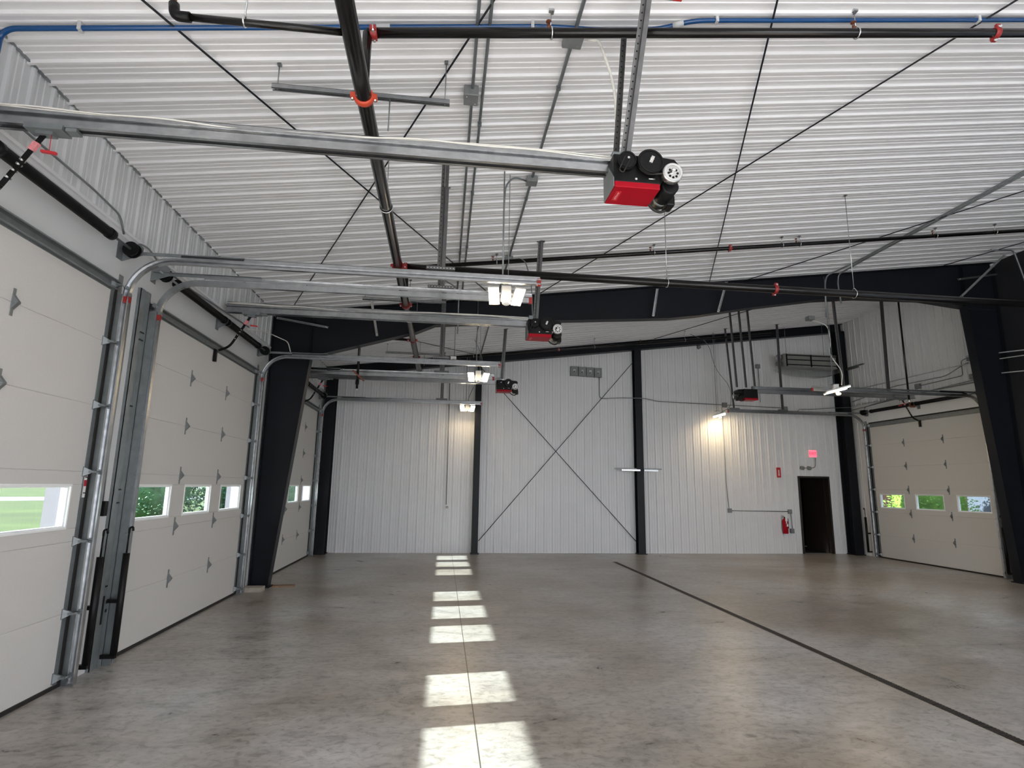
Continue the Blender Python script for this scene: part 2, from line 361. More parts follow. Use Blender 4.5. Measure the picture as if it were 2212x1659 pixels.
# ------------------------------------------------------------------ sectional overhead doors
SEC = DH / 6; WZ0, WZ1 = 1.335, 1.716; WY = (-1.19, 0.0, 1.19); WH = 0.418
def hinge(mb, y, z):
    mb.box((0.0, y - 0.013, z - 0.105), (0.006, y + 0.013, z + 0.105))
    mb.prism([(0.006, y - 0.018, z - 0.055), (0.006, y + 0.018, z - 0.055), (0.006, y + 0.018, z + 0.055), (0.006, y - 0.018, z + 0.055)], (0.004, 0, 0))
    mb.prism([(0.01, y - 0.016, z - 0.05), (0.048, y - 0.016, z - 0.004), (0.048, y - 0.016, z + 0.004), (0.01, y - 0.016, z + 0.05)], (0, 0.032, 0))
    mb.cyl((0.03, y - 0.03, z), (0.03, y + 0.03, z), 0.008, 8)
def make_door(label):
    t = thing('overhead_door', label, 'garage door')
    for k in range(6):
        z0, z1 = k * SEC + (0.03 if k == 0 else 0.0), (k + 1) * SEC
        mb = MB(); h = DW / 2 - 0.03
        if k == 2:
            ys = [-h] + [v for c in WY for v in (c - WH, c + WH)] + [h]
            mb.box((-0.05, -h, z0), (0, h, WZ0)); mb.box((-0.05, -h, WZ1), (0, h, z1))
            for a, b in ((ys[0], ys[1]), (ys[2], ys[3]), (ys[4], ys[5]), (ys[6], ys[7])): mb.box((-0.05, a, WZ0), (0, b, WZ1))
        else: mb.box((-0.05, -h, z0), (0, h, z1))
        mb.build('door_section', 'door', t, bevel=0.006)
    for c in WY:
        mb = MB(); f = 0.030
        for xa, xb, ff in ((-0.055, -0.012, 0.028), (-0.012, 0.006, 0.016)):
            mb.box((xa, c - WH - 0.004, WZ0 - 0.004), (xb, c + WH + 0.004, WZ0 + ff)).box((xa, c - WH - 0.004, WZ1 - ff), (xb, c + WH + 0.004, WZ1 + 0.004))
            mb.box((xa, c - WH - 0.004, WZ0 + ff), (xb, c - WH + ff, WZ1 - ff)).box((xa, c + WH - ff, WZ0 + ff), (xb, c + WH + 0.004, WZ1 - ff))
        fr = mb.build('window_frame', 'winframe', t, bevel=0.004)
        MB().box((-0.034, c - WH + 0.02, WZ0 + 0.02), (-0.030, c + WH - 0.02, WZ1 - 0.02)).build('window_pane', 'glass', fr)
    for k in range(1, 6):
        for y in (-0.594, 0.594):
            mb = MB(); hinge(mb, y, k * SEC); mb.build('hinge', 'galvdull', t)
    for k in range(0, 7):
        z = min(max(k * SEC, 0.09), DH - 0.05)
        for s in (-1, 1):
            y = s * (DW / 2 - 0.07); mb = MB()
            mb.box((0, y - 0.035, z - 0.045), (0.006, y + 0.035, z + 0.045))
            mb.prism([(0.006, y - s * 0.03, z - 0.04), (0.05, y + s * 0.005, z - 0.012), (0.05, y + s * 0.005, z + 0.012), (0.006, y - s * 0.03, z + 0.04)], (0, s * 0.02, 0))
            mb.cyl((0.085, y, z), (0.085, y + s * 0.11, z), 0.006, 8); mb.cyl((0.085, y + s * 0.075, z), (0.085, y + s * 0.105, z), 0.023, 12)
            mb.bar((0.04, y, z), (0.088, y, z), 0.03, 0.02)
            mb.build('roller_bracket', 'galvdull', t)
    for s in (-1, 1):
        y = s * (DW / 2 - 0.03); a, b = sorted((y, y - s * 0.055))
        MB().box((-0.052, a, 0.03), (0.0035, b, DH - 0.004)).build('end_stile', 'galvdull', t)
        a, b = sorted((y - s * 0.05, y + s * 0.05)); MB().box((-0.075, a, 0.0), (-0.055, b, DH + 0.03)).build('seal_and_gap_shade', 'rubber', t); a, b = sorted((y + s * 0.004, y + s * 0.036)); MB().box((-0.05, a, 0.0), (0.012, b, DH)).build('seal_and_gap_shade', 'rubber', t)  # second, front black strip paints in the shade of the gap beside the track
    MB().box((-0.075, -DW / 2 - 0.03, DH - 0.05), (-0.055, DW / 2 + 0.03, DH + 0.05)).build('seal_and_gap_shade', 'rubber', t)
    mb = MB(); h = DW / 2 - 0.02; z = DH - 0.085
    mb.box((0.0, -h, z), (0.05, h, z + 0.004)).box((0.0, -h, z + 0.066), (0.05, h, z + 0.07)).box((0.0, -h, z - 0.02), (0.004, h, z + 0.085)).box((0.046, -h, z - 0.012), (0.05, h, z + 0.004)).box((0.046, -h, z + 0.066), (0.05, h, z + 0.082))
    mb.build('top_strut', 'galvdull', t)
    MB().box((-0.05, -DW / 2 + 0.012, 0.0), (0.012, DW / 2 - 0.012, 0.03)).build('bottom_seal', 'rubber', t)
    mb = MB().box((0.004, -0.025, DH - 0.26), (0.04, 0.025, DH - 0.075)); mb.build('arm_bracket', 'black', t)
    return t

# track on one side of a door: local x out of the wall, path in XZ, side s
def track_path():
    p = [(0.107, 0.02), (0.107, 1.2), (0.107, 2.4), (0.107, 3.50)]
    for k in range(1, 13):
        a = math.pi * k / 24; p.append((0.107 + 0.39 * (1 - math.cos(a)), 3.51 + 0.39 * math.sin(a)))
    return p + [(1.5, 3.902), (2.9, 3.905), (4.185, 3.905)]
def make_track(label, s):
    t = thing('door_track', label, 'door track', group='overhead door tracks')
    y = DW / 2 + 0.012; w2, lip, th = 0.03, 0.040, 0.004
    prof = [(w2, 0.0), (w2, -lip), (w2 - 0.012, -lip), (w2 - 0.012, -lip + th), (w2 - th, -lip + th), (w2 - th, -th), (-w2 + th, -th), (-w2 + th, -lip + th), (-w2 + 0.012, -lip + th), (-w2 + 0.012, -lip), (-w2, -lip), (-w2, 0.0)]
    path = track_path(); vert = path[:4]; curve = path[3:16]; hor = path[15:]
    shift = lambda o: setattr(o, 'location', (0, s * y, 0))
    shift(MB().sweep(vert, prof, s).build('vertical_track', 'galv', t))
    shift(MB().sweep(curve, prof, s).build('curved_track', 'galv', t))
    ho = MB().sweep(hor, prof, s); ho.box((0.55, 0, 3.94), (4.185, s * 0.004, 3.978)) if s > 0 else ho.box((0.55, -0.004, 3.94), (4.185, 0, 3.978))
    a, b = sorted((0.0, s * 0.03)); ho.box((0.55, a, 3.974), (4.185, b, 3.978)); shift(ho.build('horizontal_track', 'galv', t))
    mb = MB(); a, b = sorted((0.004 * s, s * 0.008)); mb.box((0.0, a, 0.0), (0.11, b, 3.55)); a, b = sorted((0.004 * s, s * 0.075)); mb.box((0.0, a, 0.0), (0.005, b, 3.75))
    shift(mb.build('wall_angle', 'galvdull', t))
    mb = MB(); a, b = sorted((0.0, s * 0.004)); mb.box((0.03, a, 3.955), (1.15, b, 3.99)); a, b = sorted((0.0, s * 0.03)); mb.box((0.03, a, 3.986), (1.15, b, 3.99))
    shift(mb.build('brace_angle', 'galvdull', t))
    mb = MB(); a, b = sorted((-s * 0.030, s * 0.002)); mb.box((4.150, a, 3.865), (4.19, b, 3.945)); shift(mb.build('red_end_stop', 'redc', t))
    mb = MB(); a, b = sorted((-s * 0.036, s * 0.003)); mb.box((0.072, a, 3.455), (0.142, b, 3.515)); shift(mb.build('red_joint_bracket', 'redc', t))
    return t
def make_spring(label):
    t = thing('torsion_spring_assembly', label, 'torsion spring', group='torsion springs over the doors')
    xx, z = 0.115, 3.985
    MB().cyl((xx, -DW / 2 - 0.10, z), (xx, DW / 2 + 0.10, z), 0.0125, 10).build('shaft', 'galvdull', t)
    for y0, y1 in ((-1.48, -0.06), (0.06, 1.42)):
        n = 140; pts = []; rad = []
        for k in range(n + 1):
            pts.append((xx, y0 + (y1 - y0) * k / n, z)); rad.append(0.047 if k % 2 else 0.042)
        mb = MB().tube(pts, rad, 14)
        mb.cyl((xx, y0 - 0.03, z), (xx, y0 + 0.03, z), 0.052, 14).cyl((xx, y1 - 0.03, z), (xx, y1 + 0.03, z), 0.052, 14)
        mb.build('spring', 'black', t)
    for s in (-1, 1):
        y = s * (DW / 2 - 0.04)
        MB().cyl((xx, y - 0.025, z), (xx, y + 0.025, z), 0.062, 20).cyl((xx, y - 0.035, z), (xx, y - 0.022, z), 0.074, 20).cyl((xx, y + 0.022, z), (xx, y + 0.035, z), 0.074, 20).build('cable_drum', 'black', t)
        yb = y + s * 0.055; a, b = sorted((yb, yb + s * 0.005))
        mb = MB().prism([(0.0, a, z - 0.10), (0.19, a, z - 0.03), (0.19, a, z + 0.05), (0.15, a, z + 0.085), (0.0, a, z + 0.085)], (0, b - a, 0)); a, b = sorted((yb - s * 0.1, yb)); mb.box((0.0, a, z - 0.10), (0.005, b, z + 0.085))
        mb.build('end_bearing_plate', 'galvdull', t)
    MB().box((0.0, -0.05, z - 0.13), (0.005, 0.05, z + 0.04)).prism([(0.005, -0.004, z - 0.12), (0.14, -0.004, z - 0.03), (0.14, -0.004, z + 0.03), (0.005, -0.004, z + 0.03)], (0, 0.008, 0)).build('centre_bearing_plate', 'galvdull', t)
    return t

# opener: rail along local x at z 4.10-4.28, power head at the inner end
def make_opener(label, fancy=True):
    t = thing('door_opener', label, 'garage door opener', group='garage door openers')
    mb = MB(); x0, x1 = 0.10, 4.48
    for sy in (-1, 1):
        for ya, yb, za, zb in ((0.016, 0.020, 4.112, 4.218), (0.016, 0.046, 4.112, 4.117), (0.042, 0.046, 4.112, 4.132), (0.016, 0.046, 4.213, 4.218), (0.042, 0.046, 4.200, 4.218)):
            p, q = sorted((sy * ya, sy * yb)); mb.box((x0, p, za), (x1, q, zb))
    mb.box((x0, 0.012, 4.218), (x1, 0.016, 4.278)); mb.box((x0, 0.012, 4.274), (x1, 0.044, 4.278))
    mb.build('trolley_rail', 'galv', t)
    MB().box((x1 - 0.06, -0.05, 4.10), (x1, 0.055, 4.28)).build('rail_end_bracket', 'galvdull', t)
    X = 4.45
    hd = MB().box((X - 0.057, -0.155, 3.972), (X + 0.30, 0.09, 4.195)).build('motor_housing', 'black', t, bevel=0.008)
    MB().prism([(X + 0.28, -0.155, 4.195), (X + 0.28, -0.155, 4.08), (X + 0.42, -0.155, 4.10), (X + 0.44, -0.155, 4.15), (X + 0.41, -0.155, 4.185)], (0, 0.2, 0)).build('mounting_plate', 'black', t)
    cv = MB().box((X - 0.055, -0.165, 3.925), (X + 0.290, 0.10, 3.972)).build('red_cover', 'red', t, bevel=0.006)
    MB().prism([(X - 0.058, -0.16, 3.93), (X - 0.058, 0.095, 3.93), (X - 0.058, 0.095, 4.14), (X - 0.058, -0.05, 4.14), (X - 0.058, -0.16, 4.0)], (-0.006, 0, 0)).build('side_plate', 'greybox', t)
    MB().box((X - 0.022, -0.10, 3.9235), (X + 0.018, 0.035, 3.925)).build('maker_plate', 'redp', cv)
    text_mesh('maker_name', 'LiftMaster', 0.026, 'pink', cv, Matrix.Translation((X - 0.002, -0.0325, 3.9225)) @ Matrix.Rotation(math.pi, 4, 'X') @ Matrix.Rotation(math.pi / 2, 4, 'Z'), 0.0008)
    for nm, cx, cz, r in (('small_pulley', X + 0.034, 4.125, 0.070), ('large_pulley', X + 0.21, 4.125, 0.100)):
        mb = MB().tube([(cx, -0.205, cz), (cx, -0.197, cz), (cx, -0.19, cz)], [r * 0.97, r, r * 0.9], 30).tube([(cx, -0.19, cz), (cx, -0.183, cz), (cx, -0.172, cz)], [r * 0.9, r, r * 0.97], 30).cyl((cx, -0.19, cz), (cx, -0.15, cz), r * 0.3, 16)
        mb.tube([(cx + r * 0.86 * math.cos(2 * math.pi * k / 24), -0.207, cz + r * 0.86 * math.sin(2 * math.pi * k / 24)) for k in range(25)], 0.006, 6, False)
        pu = mb.build(nm, 'black', t)
        if r > 0.08: MB().cyl((cx, -0.235, cz + 0.004), (cx, -0.20, cz + 0.004), 0.014, 12).bar((cx - 0.012, -0.225, cz - 0.026), (cx + 0.010, -0.225, cz + 0.026), 0.024, 0.014, (0, 1, 0)).build('axle', 'silver', pu)
        else: MB().cyl((cx + 0.005, -0.215, cz + 0.01), (cx + 0.005, -0.204, cz + 0.01), 0.009, 12).build('axle', 'silver', pu)
    pts = fillet([(X + 0.012, -0.212, 4.145), (X - 0.035, -0.212, 4.03), (X - 0.005, -0.212, 4.01), (X + 0.055, -0.212, 4.135)], 0.03)
    MB().tube(pts, 0.005, 6).build('drive_belt', 'rubber', t)
    MB().tube(fillet([(X + 0.14, -0.19, 4.06), (X + 0.19, -0.19, 4.028), (X + 0.27, -0.19, 4.035), (X + 0.36, -0.215, 4.045)], 0.04), 0.007, 6).build('drive_belt', 'rubber', t)
    MB().cyl((X + 0.255, -0.158, 4.01), (X + 0.205, -0.158, 4.01), 0.006, 8).build('slot', 'silver', hd); MB().cyl((X + 0.11, -0.162, 4.0), (X + 0.11, -0.155, 4.0), 0.009, 10).build('lamp', 'silver', hd)
    cx, cz = X + 0.372, 4.045
    fw = MB().tube([(cx, -0.215, cz), (cx, -0.205, cz), (cx, -0.203, cz), (cx, -0.17, cz), (cx, -0.165, cz)], [0.070, 0.077, 0.077, 0.077, 0.068], 28).build('brake_wheel', 'silver', t)
    MB().tube([(cx + 0.062 * math.cos(2 * math.pi * k / 28), -0.217, cz + 0.062 * math.sin(2 * math.pi * k / 28)) for k in range(29)], 0.009, 8, False).build('wheel_rim', 'lightgrey', fw)
    mb = MB()
    for k in range(8):
        q = 2 * math.pi * k / 8; mb.cyl((cx + 0.034 * math.cos(q), -0.2175, cz - 0.008 + 0.034 * math.sin(q)), (cx + 0.034 * math.cos(q), -0.214, cz - 0.008 + 0.034 * math.sin(q)), 0.009, 10)
    mb.build('wheel_hole', 'black', fw)
    MB().ball((cx, -0.225, cz + 0.012), 0.017).build('wheel_hub', 'shine', fw)
    mo = MB().tube([(X + 0.385, -0.13, 3.985), (X + 0.385, -0.125, 3.985), (X + 0.385, 0.12, 3.985), (X + 0.385, 0.135, 3.985)], [0.055, 0.066, 0.066, 0.05], 24).build('electric_motor', 'black', t)
    MB().box((X + 0.405, 0.0, 3.90), (X + 0.475, 0.12, 3.99)).build('terminal_box', 'black', mo, bevel=0.014)
    MB().tube([(X + 0.385, 0.045, 3.985), (X + 0.385, 0.07, 3.985)], 0.0675, 24).build('motor_band', 'galvdull', mo)
    MB().tube(fillet([(X + 0.27, 0.06, 3.945), (X + 0.33, 0.09, 3.90), (X + 0.40, 0.10, 3.885), (X + 0.44, 0.08, 3.92)], 0.05), 0.012, 8).build('motor_cable', 'rubber', t)
    # trolley, arm, release
    tx = 0.46
    MB().box((tx - 0.12, -0.055, 4.085), (tx + 0.12, 0.055, 4.125)).box((tx - 0.06, -0.03, 4.06), (tx + 0.05, 0.03, 4.09)).box((tx + 0.13, -0.035, 4.09), (tx + 0.2, 0.035, 4.112)).build('trolley_carriage', 'galvdull', t)
    arm = MB()
    pts = fillet([(tx - 0.02, 0, 4.07), (0.20, 0, 3.62), (0.06, 0, 3.56)], 0.12)
    for a, b in zip(pts, pts[1:]): arm.bar(a, b, 0.032, 0.012, (0, 1, 0))
    ao = arm.build('door_arm', 'black', t)
    mb = MB()
    d = (Vector((0.20, 0, 3.62)) - Vector((tx - 0.02, 0, 4.07)))
    for k in (0.45, 0.52, 0.62, 0.74):
        p = Vector((tx - 0.02, 0, 4.07)) + d * k; mb.cyl((p.x + 0.005, -0.024, p.z), (p.x + 0.005, 0.022, p.z), 0.008, 8)
    mb.build('bolt', 'silver', ao)
    p = Vector((tx - 0.02, 0, 4.07)) + d * 0.14; q = Vector((tx - 0.02, 0, 4.07)) + d * 0.27
    MB().bar(p, q, 0.042, 0.022, (0, 1, 0)).build('warning_tag', 'pink', ao)
    MB().cyl((tx + 0.04, -0.02, 4.06), (tx + 0.042, -0.02, 3.94), 0.0025, 6).build('release_cord', 'redp', t)
    MB().bar((tx - 0.005, -0.02, 3.935), (tx + 0.09, -0.02, 3.925), 0.022, 0.016).build('release_handle', 'redp', t)
    # white control wire strapped along the rail
    wp = []
    for k in range(46):
        u = k / 45; wp.append((0.12 + 4.30 * u, -0.040 + 0.006 * math.sin(17 * u), 4.232 + 0.016 * math.sin(9 * u + 1) + 0.006 * math.sin(31 * u)))
    MB().tube(wp, 0.006, 6).build('control_wire', 'cable', t)
    wp = [(0.12 + 4.30 * k / 45, -0.030, 4.236 + 0.022 * math.sin(6.5 * k / 45 + 2.6)) for k in range(46)]
    MB().tube(wp, 0.006, 6).build('control_wire', 'cable', t)
    return t
DOORN = ['nearest garage door on the left wall', 'middle garage door on the left wall', 'far garage door on the left wall']
D0 = make_door('white sectional garage door on the left wall, nearest and cut by the photo edge'); D0.location = (XL, LEFT_DOORS[0], 0)
place(D0, 'white sectional garage door on the left wall, middle one beside the grey jamb post', (XL, LEFT_DOORS[1], 0))
place(D0, 'white sectional garage door on the left wall, behind the charcoal column', (XL, LEFT_DOORS[2], 0))
place(D0, 'white sectional garage door on the right wall', (XR, RIGHT_DOOR, 0), math.pi)
# warning label on the nearest door stile
lb = MB().box((0.0036, 1.765, 1.60), (0.0046, 1.81, 1.80)).build('warning_label', 'tagwhite', D0)
MB().box((0.0047, 1.765, 1.70), (0.0053, 1.81, 1.755)).build('label_red_band', 'redp', lb)
MB().box((0.0047, 1.772, 1.635), (0.0053, 1.803, 1.645)).box((0.0047, 1.772, 1.775), (0.0053, 1.803, 1.783)).build('label_print', 'black', lb)

TN = make_track('galvanised track on the near side of the nearest left garage door', -1); TN.location = (XL, LEFT_DOORS[0], 0)
TP = make_track('galvanised track curving up between the nearest left door and the grey jamb post', 1); TP.location = (XL, LEFT_DOORS[0], 0)
place(TN, 'galvanised track on the near side of the middle left door, beside the grey jamb post', (XL, LEFT_DOORS[1], 0))
place(TP, 'galvanised track on the far side of the middle left door, beside the charcoal column', (XL, LEFT_DOORS[1], 0))
place(TN, 'galvanised track on the near side of the far left door, behind the charcoal column', (XL, LEFT_DOORS[2], 0))
place(TP, 'galvanised track nearest the end wall, on the far side of the far left door', (XL, LEFT_DOORS[2], 0))
place(TN, 'galvanised track of the right wall door, on the side towards the end wall', (XR, RIGHT_DOOR, 0), math.pi)
place(TP, 'galvanised track of the right wall door, on the near side by the charcoal column', (XR, RIGHT_DOOR, 0), math.pi)
S0 = make_spring('black torsion springs on a shaft over the nearest left garage door'); S0.location = (XL, LEFT_DOORS[0], 0)
place(S0, 'black torsion springs on a shaft over the middle left garage door', (XL, LEFT_DOORS[1], 0))
place(S0, 'black torsion springs on a shaft over the far left garage door', (XL, LEFT_DOORS[2], 0))
place(S0, 'black torsion springs on a shaft over the right wall garage door', (XR, RIGHT_DOOR, 0), math.pi)
O0 = make_opener('red and black opener with a long rail, nearest and largest, over the nearest left door'); O0.location = (XL, LEFT_DOORS[0], 0)
place(O0, 'red and black opener with rail serving the middle left garage door', (XL, LEFT_DOORS[1], 0))
place(O0, 'black opener with a thin red edge and rail serving the far left garage door', (XL, LEFT_DOORS[2], 0))
place(O0, 'black opener with rail serving the right wall garage door', (XR, RIGHT_DOOR, 0), math.pi)

# hangers: perforated angles
def holes(mb, p0, p1, off, n, r=0.006):
    for k in range(n):
        p = Vector(p0).lerp(Vector(p1), (k + 0.5) / n) + Vector(off); mb.cyl(p - Vector((0, 0.0015, 0)), p + Vector((0, 0.0015, 0)), r, 6)
def angle_hanger(label, p0, p1, foot=0.0, double=True, wdt=0.038):
    # p0 top, p1 bottom
    p0, p1 = Vector(p0), Vector(p1); b = p1; t = thing('angle_hanger', label, 'hanger bracket', p1, group='perforated angle hangers')
    a = p0 - b; mb = MB(); e = 0.004; L = a
    mb.bar((0, 0, 0), a, wdt, e, (0, 1, 0)) if False else None
    def plate(x0, x1, y0, y1):
        q = [Vector((x0, y0, 0)), Vector((x1, y0, 0)), Vector((x1, y1, 0)), Vector((x0, y1, 0))]; mb.prism(q, L)
    plate(-wdt, 0, 0, e); plate(-e, 0, -wdt, 0)
    post = mb.build('post', 'hanger', t)
    n = max(6, int(a.length / 0.05)); hm = MB(); holes(hm, (-wdt * 0.5, 0, 0), a + Vector((-wdt * 0.5, 0, 0)), (0, -0.001, 0), n); hm.build('hole', 'black', post)
    if double:
        mb = MB(); plate(0.003, 0.003 + wdt, 0, e); plate(0.003, 0.003 + e, 0, wdt); mb.build('post', 'hanger', t)
    if foot:
        f = MB().box((-foot / 2, -0.02, -0.03), (foot / 2, -0.016, 0.008)).box((-foot / 2, -0.02, -0.03), (foot / 2, 0.018, -0.026)).build('foot_bar', 'hanger', t)
        hm = MB()
        for k in range(9): hm.cyl((-foot / 2 + foot * (k + 0.5) / 9, -0.0215, -0.01), (-foot / 2 + foot * (k + 0.5) / 9, -0.0195, -0.01), 0.006, 6)
        hm.build('hole', 'lightgrey', f)
    mb = MB().box((-0.06, -0.03, a.z - 0.012) if False else (a.x - 0.06, a.y - 0.03, a.z - 0.01), (a.x + 0.06, a.y + 0.03, a.z - 0.004)); mb.build('ceiling_foot', 'hanger', t)
    return t
hx = -0.10
TY = DW / 2 + 0.012
for c, s, lab in ((LEFT_DOORS[0], 1, 'nearest perforated double angle hanging from the ceiling to the first left door track'),
                  (LEFT_DOORS[1], -1, 'perforated angle to the near track of the middle left door, with holed foot bar'),
                  (LEFT_DOORS[1], 1, 'perforated angle to the far track of the middle left door, before the beam'),
                  (LEFT_DOORS[2], -1, 'perforated angle to the near track of the far left door, behind the beam'),
                  (LEFT_DOORS[2], 1, 'perforated angle hanging to the track nearest the end wall on the left')):
    angle_hanger(lab, (hx + 0.01, c + s * TY, ceil_z(hx)), (hx, c + s * TY, 4.012), 0.30)
for c, lab in ((LEFT_DOORS[0], 'perforated angle hanging from the ceiling to the nearest red opener'), (LEFT_DOORS[1], 'perforated angle hanging from the ceiling to the opener of the middle left door'),
               (LEFT_DOORS[2], 'perforated angle hanging from the ceiling to the opener of the far left door')):
    angle_hanger(lab, (1.36 - 0.0, c - (0.50 if c < 5 else 0.1), ceil_z(1.36)), (1.30, c - 0.02, 4.25), 0)
angle_hanger('second perforated angle leaning behind the first above the nearest red opener', (1.37, LEFT_DOORS[0] + 0.09, ceil_z(1.37)), (1.265, LEFT_DOORS[0] + 0.06, 4.25), 0, False)
for x, lab in ((7.03, 'leftmost of three dark angles slanting from the ceiling to the right opener'), (7.27, 'middle of three dark angles slanting from the ceiling to the right opener'), (7.50, 'rightmost of three dark angles slanting from the ceiling to the right opener')):
    angle_hanger(lab, (x, RIGHT_DOOR, ceil_z(x)), (x + 0.10, RIGHT_DOOR + 0.03, 4.25), 0, False)
angle_hanger('dark angle hanging from the ceiling to the rail beside the right wall door', (11.28, 13.0, ceil_z(11.28)), (11.22, 13.0, 4.29), 0.2, True, 0.05)
angle_hanger('dark angle crossing the plastic wrapped heater down to the right door track', (9.44, RIGHT_DOOR + TY, ceil_z(9.44)), (9.44, RIGHT_DOOR + TY, 4.0), 0.3)
angle_hanger('dark angle ending in a foot bar on the right door track beside the right opener', (7.86, RIGHT_DOOR + TY, ceil_z(7.86)), (8.0, RIGHT_DOOR + TY, 4.0), 0.3, False)
angle_hanger('dark angle hanging beside the white lamp cord near the right end corner', (8.42, 11.07, ceil_z(8.42)), (8.5, 11.07, 4.0), 0.0)

# spring bumpers beside the doors
def make_bumper(label):
    t = thing('pusher_spring', label, 'pusher spring', group='black pusher springs beside the doors')
    MB().cyl((0.0, 0, 0.13), (0, 0, 1.06), 0.030, 16).build('tube', 'black', t)
    MB().cyl((0, 0, 1.06), (0, 0, 1.26), 0.008, 8).tube(fillet([(0, 0, 1.25), (0, 0, 1.30), (0.03, 0, 1.31), (0.035, 0, 1.27)], 0.02), 0.010, 8).build('hook_rod', 'black', t)
    for z in (0.12, 0.62): MB().box((-0.11, -0.02, z - 0.02), (0.02, 0.02, z + 0.015)).build('wall_bracket', 'black', t)
    return t
B0 = make_bumper('black pusher spring on the white strip between nearest left door and grey jamb post'); B0.location = (XL + 0.125, 5.825, 0)
place(B0, 'black pusher spring against the edge of the middle left door, right of grey jamb post', (XL + 0.19, 6.14, 0))
place(B0, 'black pusher spring on the wall between right end corner and right garage door', (XR - 0.115, 15.05, 0), math.pi)
place(B0, 'black pusher spring at the near edge of the right garage door beside the column', (XR - 0.13, 11.03, 0), math.pi)
# jamb post between the first two doors
t = thing('jamb_post', 'grey galvanised steel post between the nearest and middle left garage doors', 'steel post', (XL, 6.165, 0))
mb = MB().box((0, -0.10, 0), (0.034, -0.093, 3.74)).box((0, 0.093, 0), (0.034, 0.10, 3.74)).box((0.028, -0.10, 0), (0.034, -0.03, 3.74)).box((0.022, -0.03, 0), (0.028, 0.03, 3.74)).box((0.028, 0.03, 0), (0.034, 0.10, 3.74))
po = mb.build('channel', 'galvdull', t)
mb = MB()
for z, a, b in ((3.28, -0.02, 0.06), (3.20, -0.02, 0.06), (2.5, -0.02, 0.03), (1.66, -0.02, 0.03), (0.74, -0.02, 0.02), (1.53, -0.02, 0.03)): mb.box((0.0342, a, z), (0.036, b, z + 0.014))
mb.box((0.0342, -0.03, 0.40), (0.036, 0.0, 0.66)).box((0.0342, 0.03, 0.5), (0.036, 0.06, 0.53)).box((0.0342, 0.03, 0.58), (0.036, 0.06, 0.61))
mb.build('stamped_mark', 'black', po)
t = thing('door_control_switch', 'small black control box on the white strip left of the grey jamb post', 'switch', (XL, 5.95, 1.42))
MB().box((0, -0.03, 0), (0.05, 0.03, 0.14)).build('box', 'black', t, bevel=0.004)
MB().tube([(0.012, 0, 0.14), (0.012, -0.01, 0.6), (0.012, 0.0, 1.4), (0.012, -0.01, 2.2)], 0.006, 6).build('wire', 'galvdull', t)

# ------------------------------------------------------------------ steel frame at y = 10.6
FY = 10.6; FW = 0.10
def flange(mb, pts, y0, y1, th=0.014):
    for a, b in zip(pts, pts[1:]): mb.prism([(a[0], y0, a[1]), (b[0], y0, b[1]), (b[0], y0, b[1] + th) if abs(b[0] - a[0]) > abs(b[1] - a[1]) else (b[0] + th, y0, b[1]), (a[0], y0, a[1] + th) if abs(b[0] - a[0]) > abs(b[1] - a[1]) else (a[0] + th, y0, a[1])], (0, y1 - y0, 0))
def webp(poly, name, parent, m='char'): return MB().prism([(x, FY - 0.006, z) for x, z in poly], (0, 0.012, 0)).build(name, m, parent)
t = thing('frame_column', 'charcoal tapered steel column on the left, between the middle and far garage doors', 'steel column', (-3.05, FY, 0))
T0 = lambda o: setattr(o, 'location', (3.05, -FY, 0))
T0(webp([(XL + 0.035, 0.02), (-2.905, 0.02), (-2.50, 4.05), (XL + 0.035, 4.05)], 'web', t))
mb = MB(); flange(mb, [(-2.905, 0.02), (-2.50, 4.06)], FY - FW, FY + FW); T0(mb.build('inner_flange', 'char', t))
mb = MB(); flange(mb, [(XL + 0.022, 0.02), (XL + 0.022, 4.78)], FY - FW, FY + FW); T0(mb.build('outer_flange', 'char', t))
T0(MB().box((XL + 0.0, FY - 0.13, 0.0), (-2.86, FY + 0.13, 0.02)).build('base_plate', 'char', t))
t = thing('frame_column', 'charcoal tapered steel column at the right edge of the photo', 'steel column', (11.8, FY, 0))
T0 = lambda o: setattr(o, 'location', (-11.8, -FY, 0))
T0(webp([(11.58, 0.02), (XR - 0.04, 0.02), (XR - 0.04, 5.73), (11.16, 5.73)], 'web', t))
mb = MB(); flange(mb, [(11.57, 0.02), (11.15, 5.74)], FY - FW, FY + FW); T0(mb.build('inner_flange', 'char', t))
mb = MB(); flange(mb, [(XR - 0.036, 0.02), (XR - 0.036, 6.7)], FY - FW, FY + FW); T0(mb.build('outer_flange', 'char', t))
T0(MB().box((11.54, FY - 0.13, 0.0), (XR - 0.02, FY + 0.13, 0.02)).build('base_plate', 'char', t))
t = thing('roof_beam', 'charcoal steel roof beam spanning the hall between the two tapered columns', 'steel beam', (4.4, FY, 5.0))
T0 = lambda o: setattr(o, 'location', (-4.4, -FY, -5.0))
bot = [(-2.50, 4.05), (-2.21, 4.13), (-0.6, 4.602), (-0.24, 4.765), (1.67, 4.938), (4.42, 5.136), (5.03, 5.226), (6.04, 5.429), (7.63, 5.70), (8.6, 5.80), (10.13, 5.836), (11.15, 5.735)]
topz = lambda x: ceil_z(x) - 0.022
T0(webp([(XL + 0.035, 4.05)] + bot + [(XR - 0.04, 5.735), (XR - 0.04, topz(XR)), (XL + 0.035, topz(XL))], 'web', t))
mb = MB(); flange(mb, bot, FY - FW, FY + FW); T0(mb.build('bottom_flange', 'char', t))
mb = MB(); flange(mb, [(XL + 0.03, topz(XL) - 0.014), (XR - 0.04, topz(XR) - 0.014)], FY - FW, FY + FW); T0(mb.build('top_flange', 'char', t))
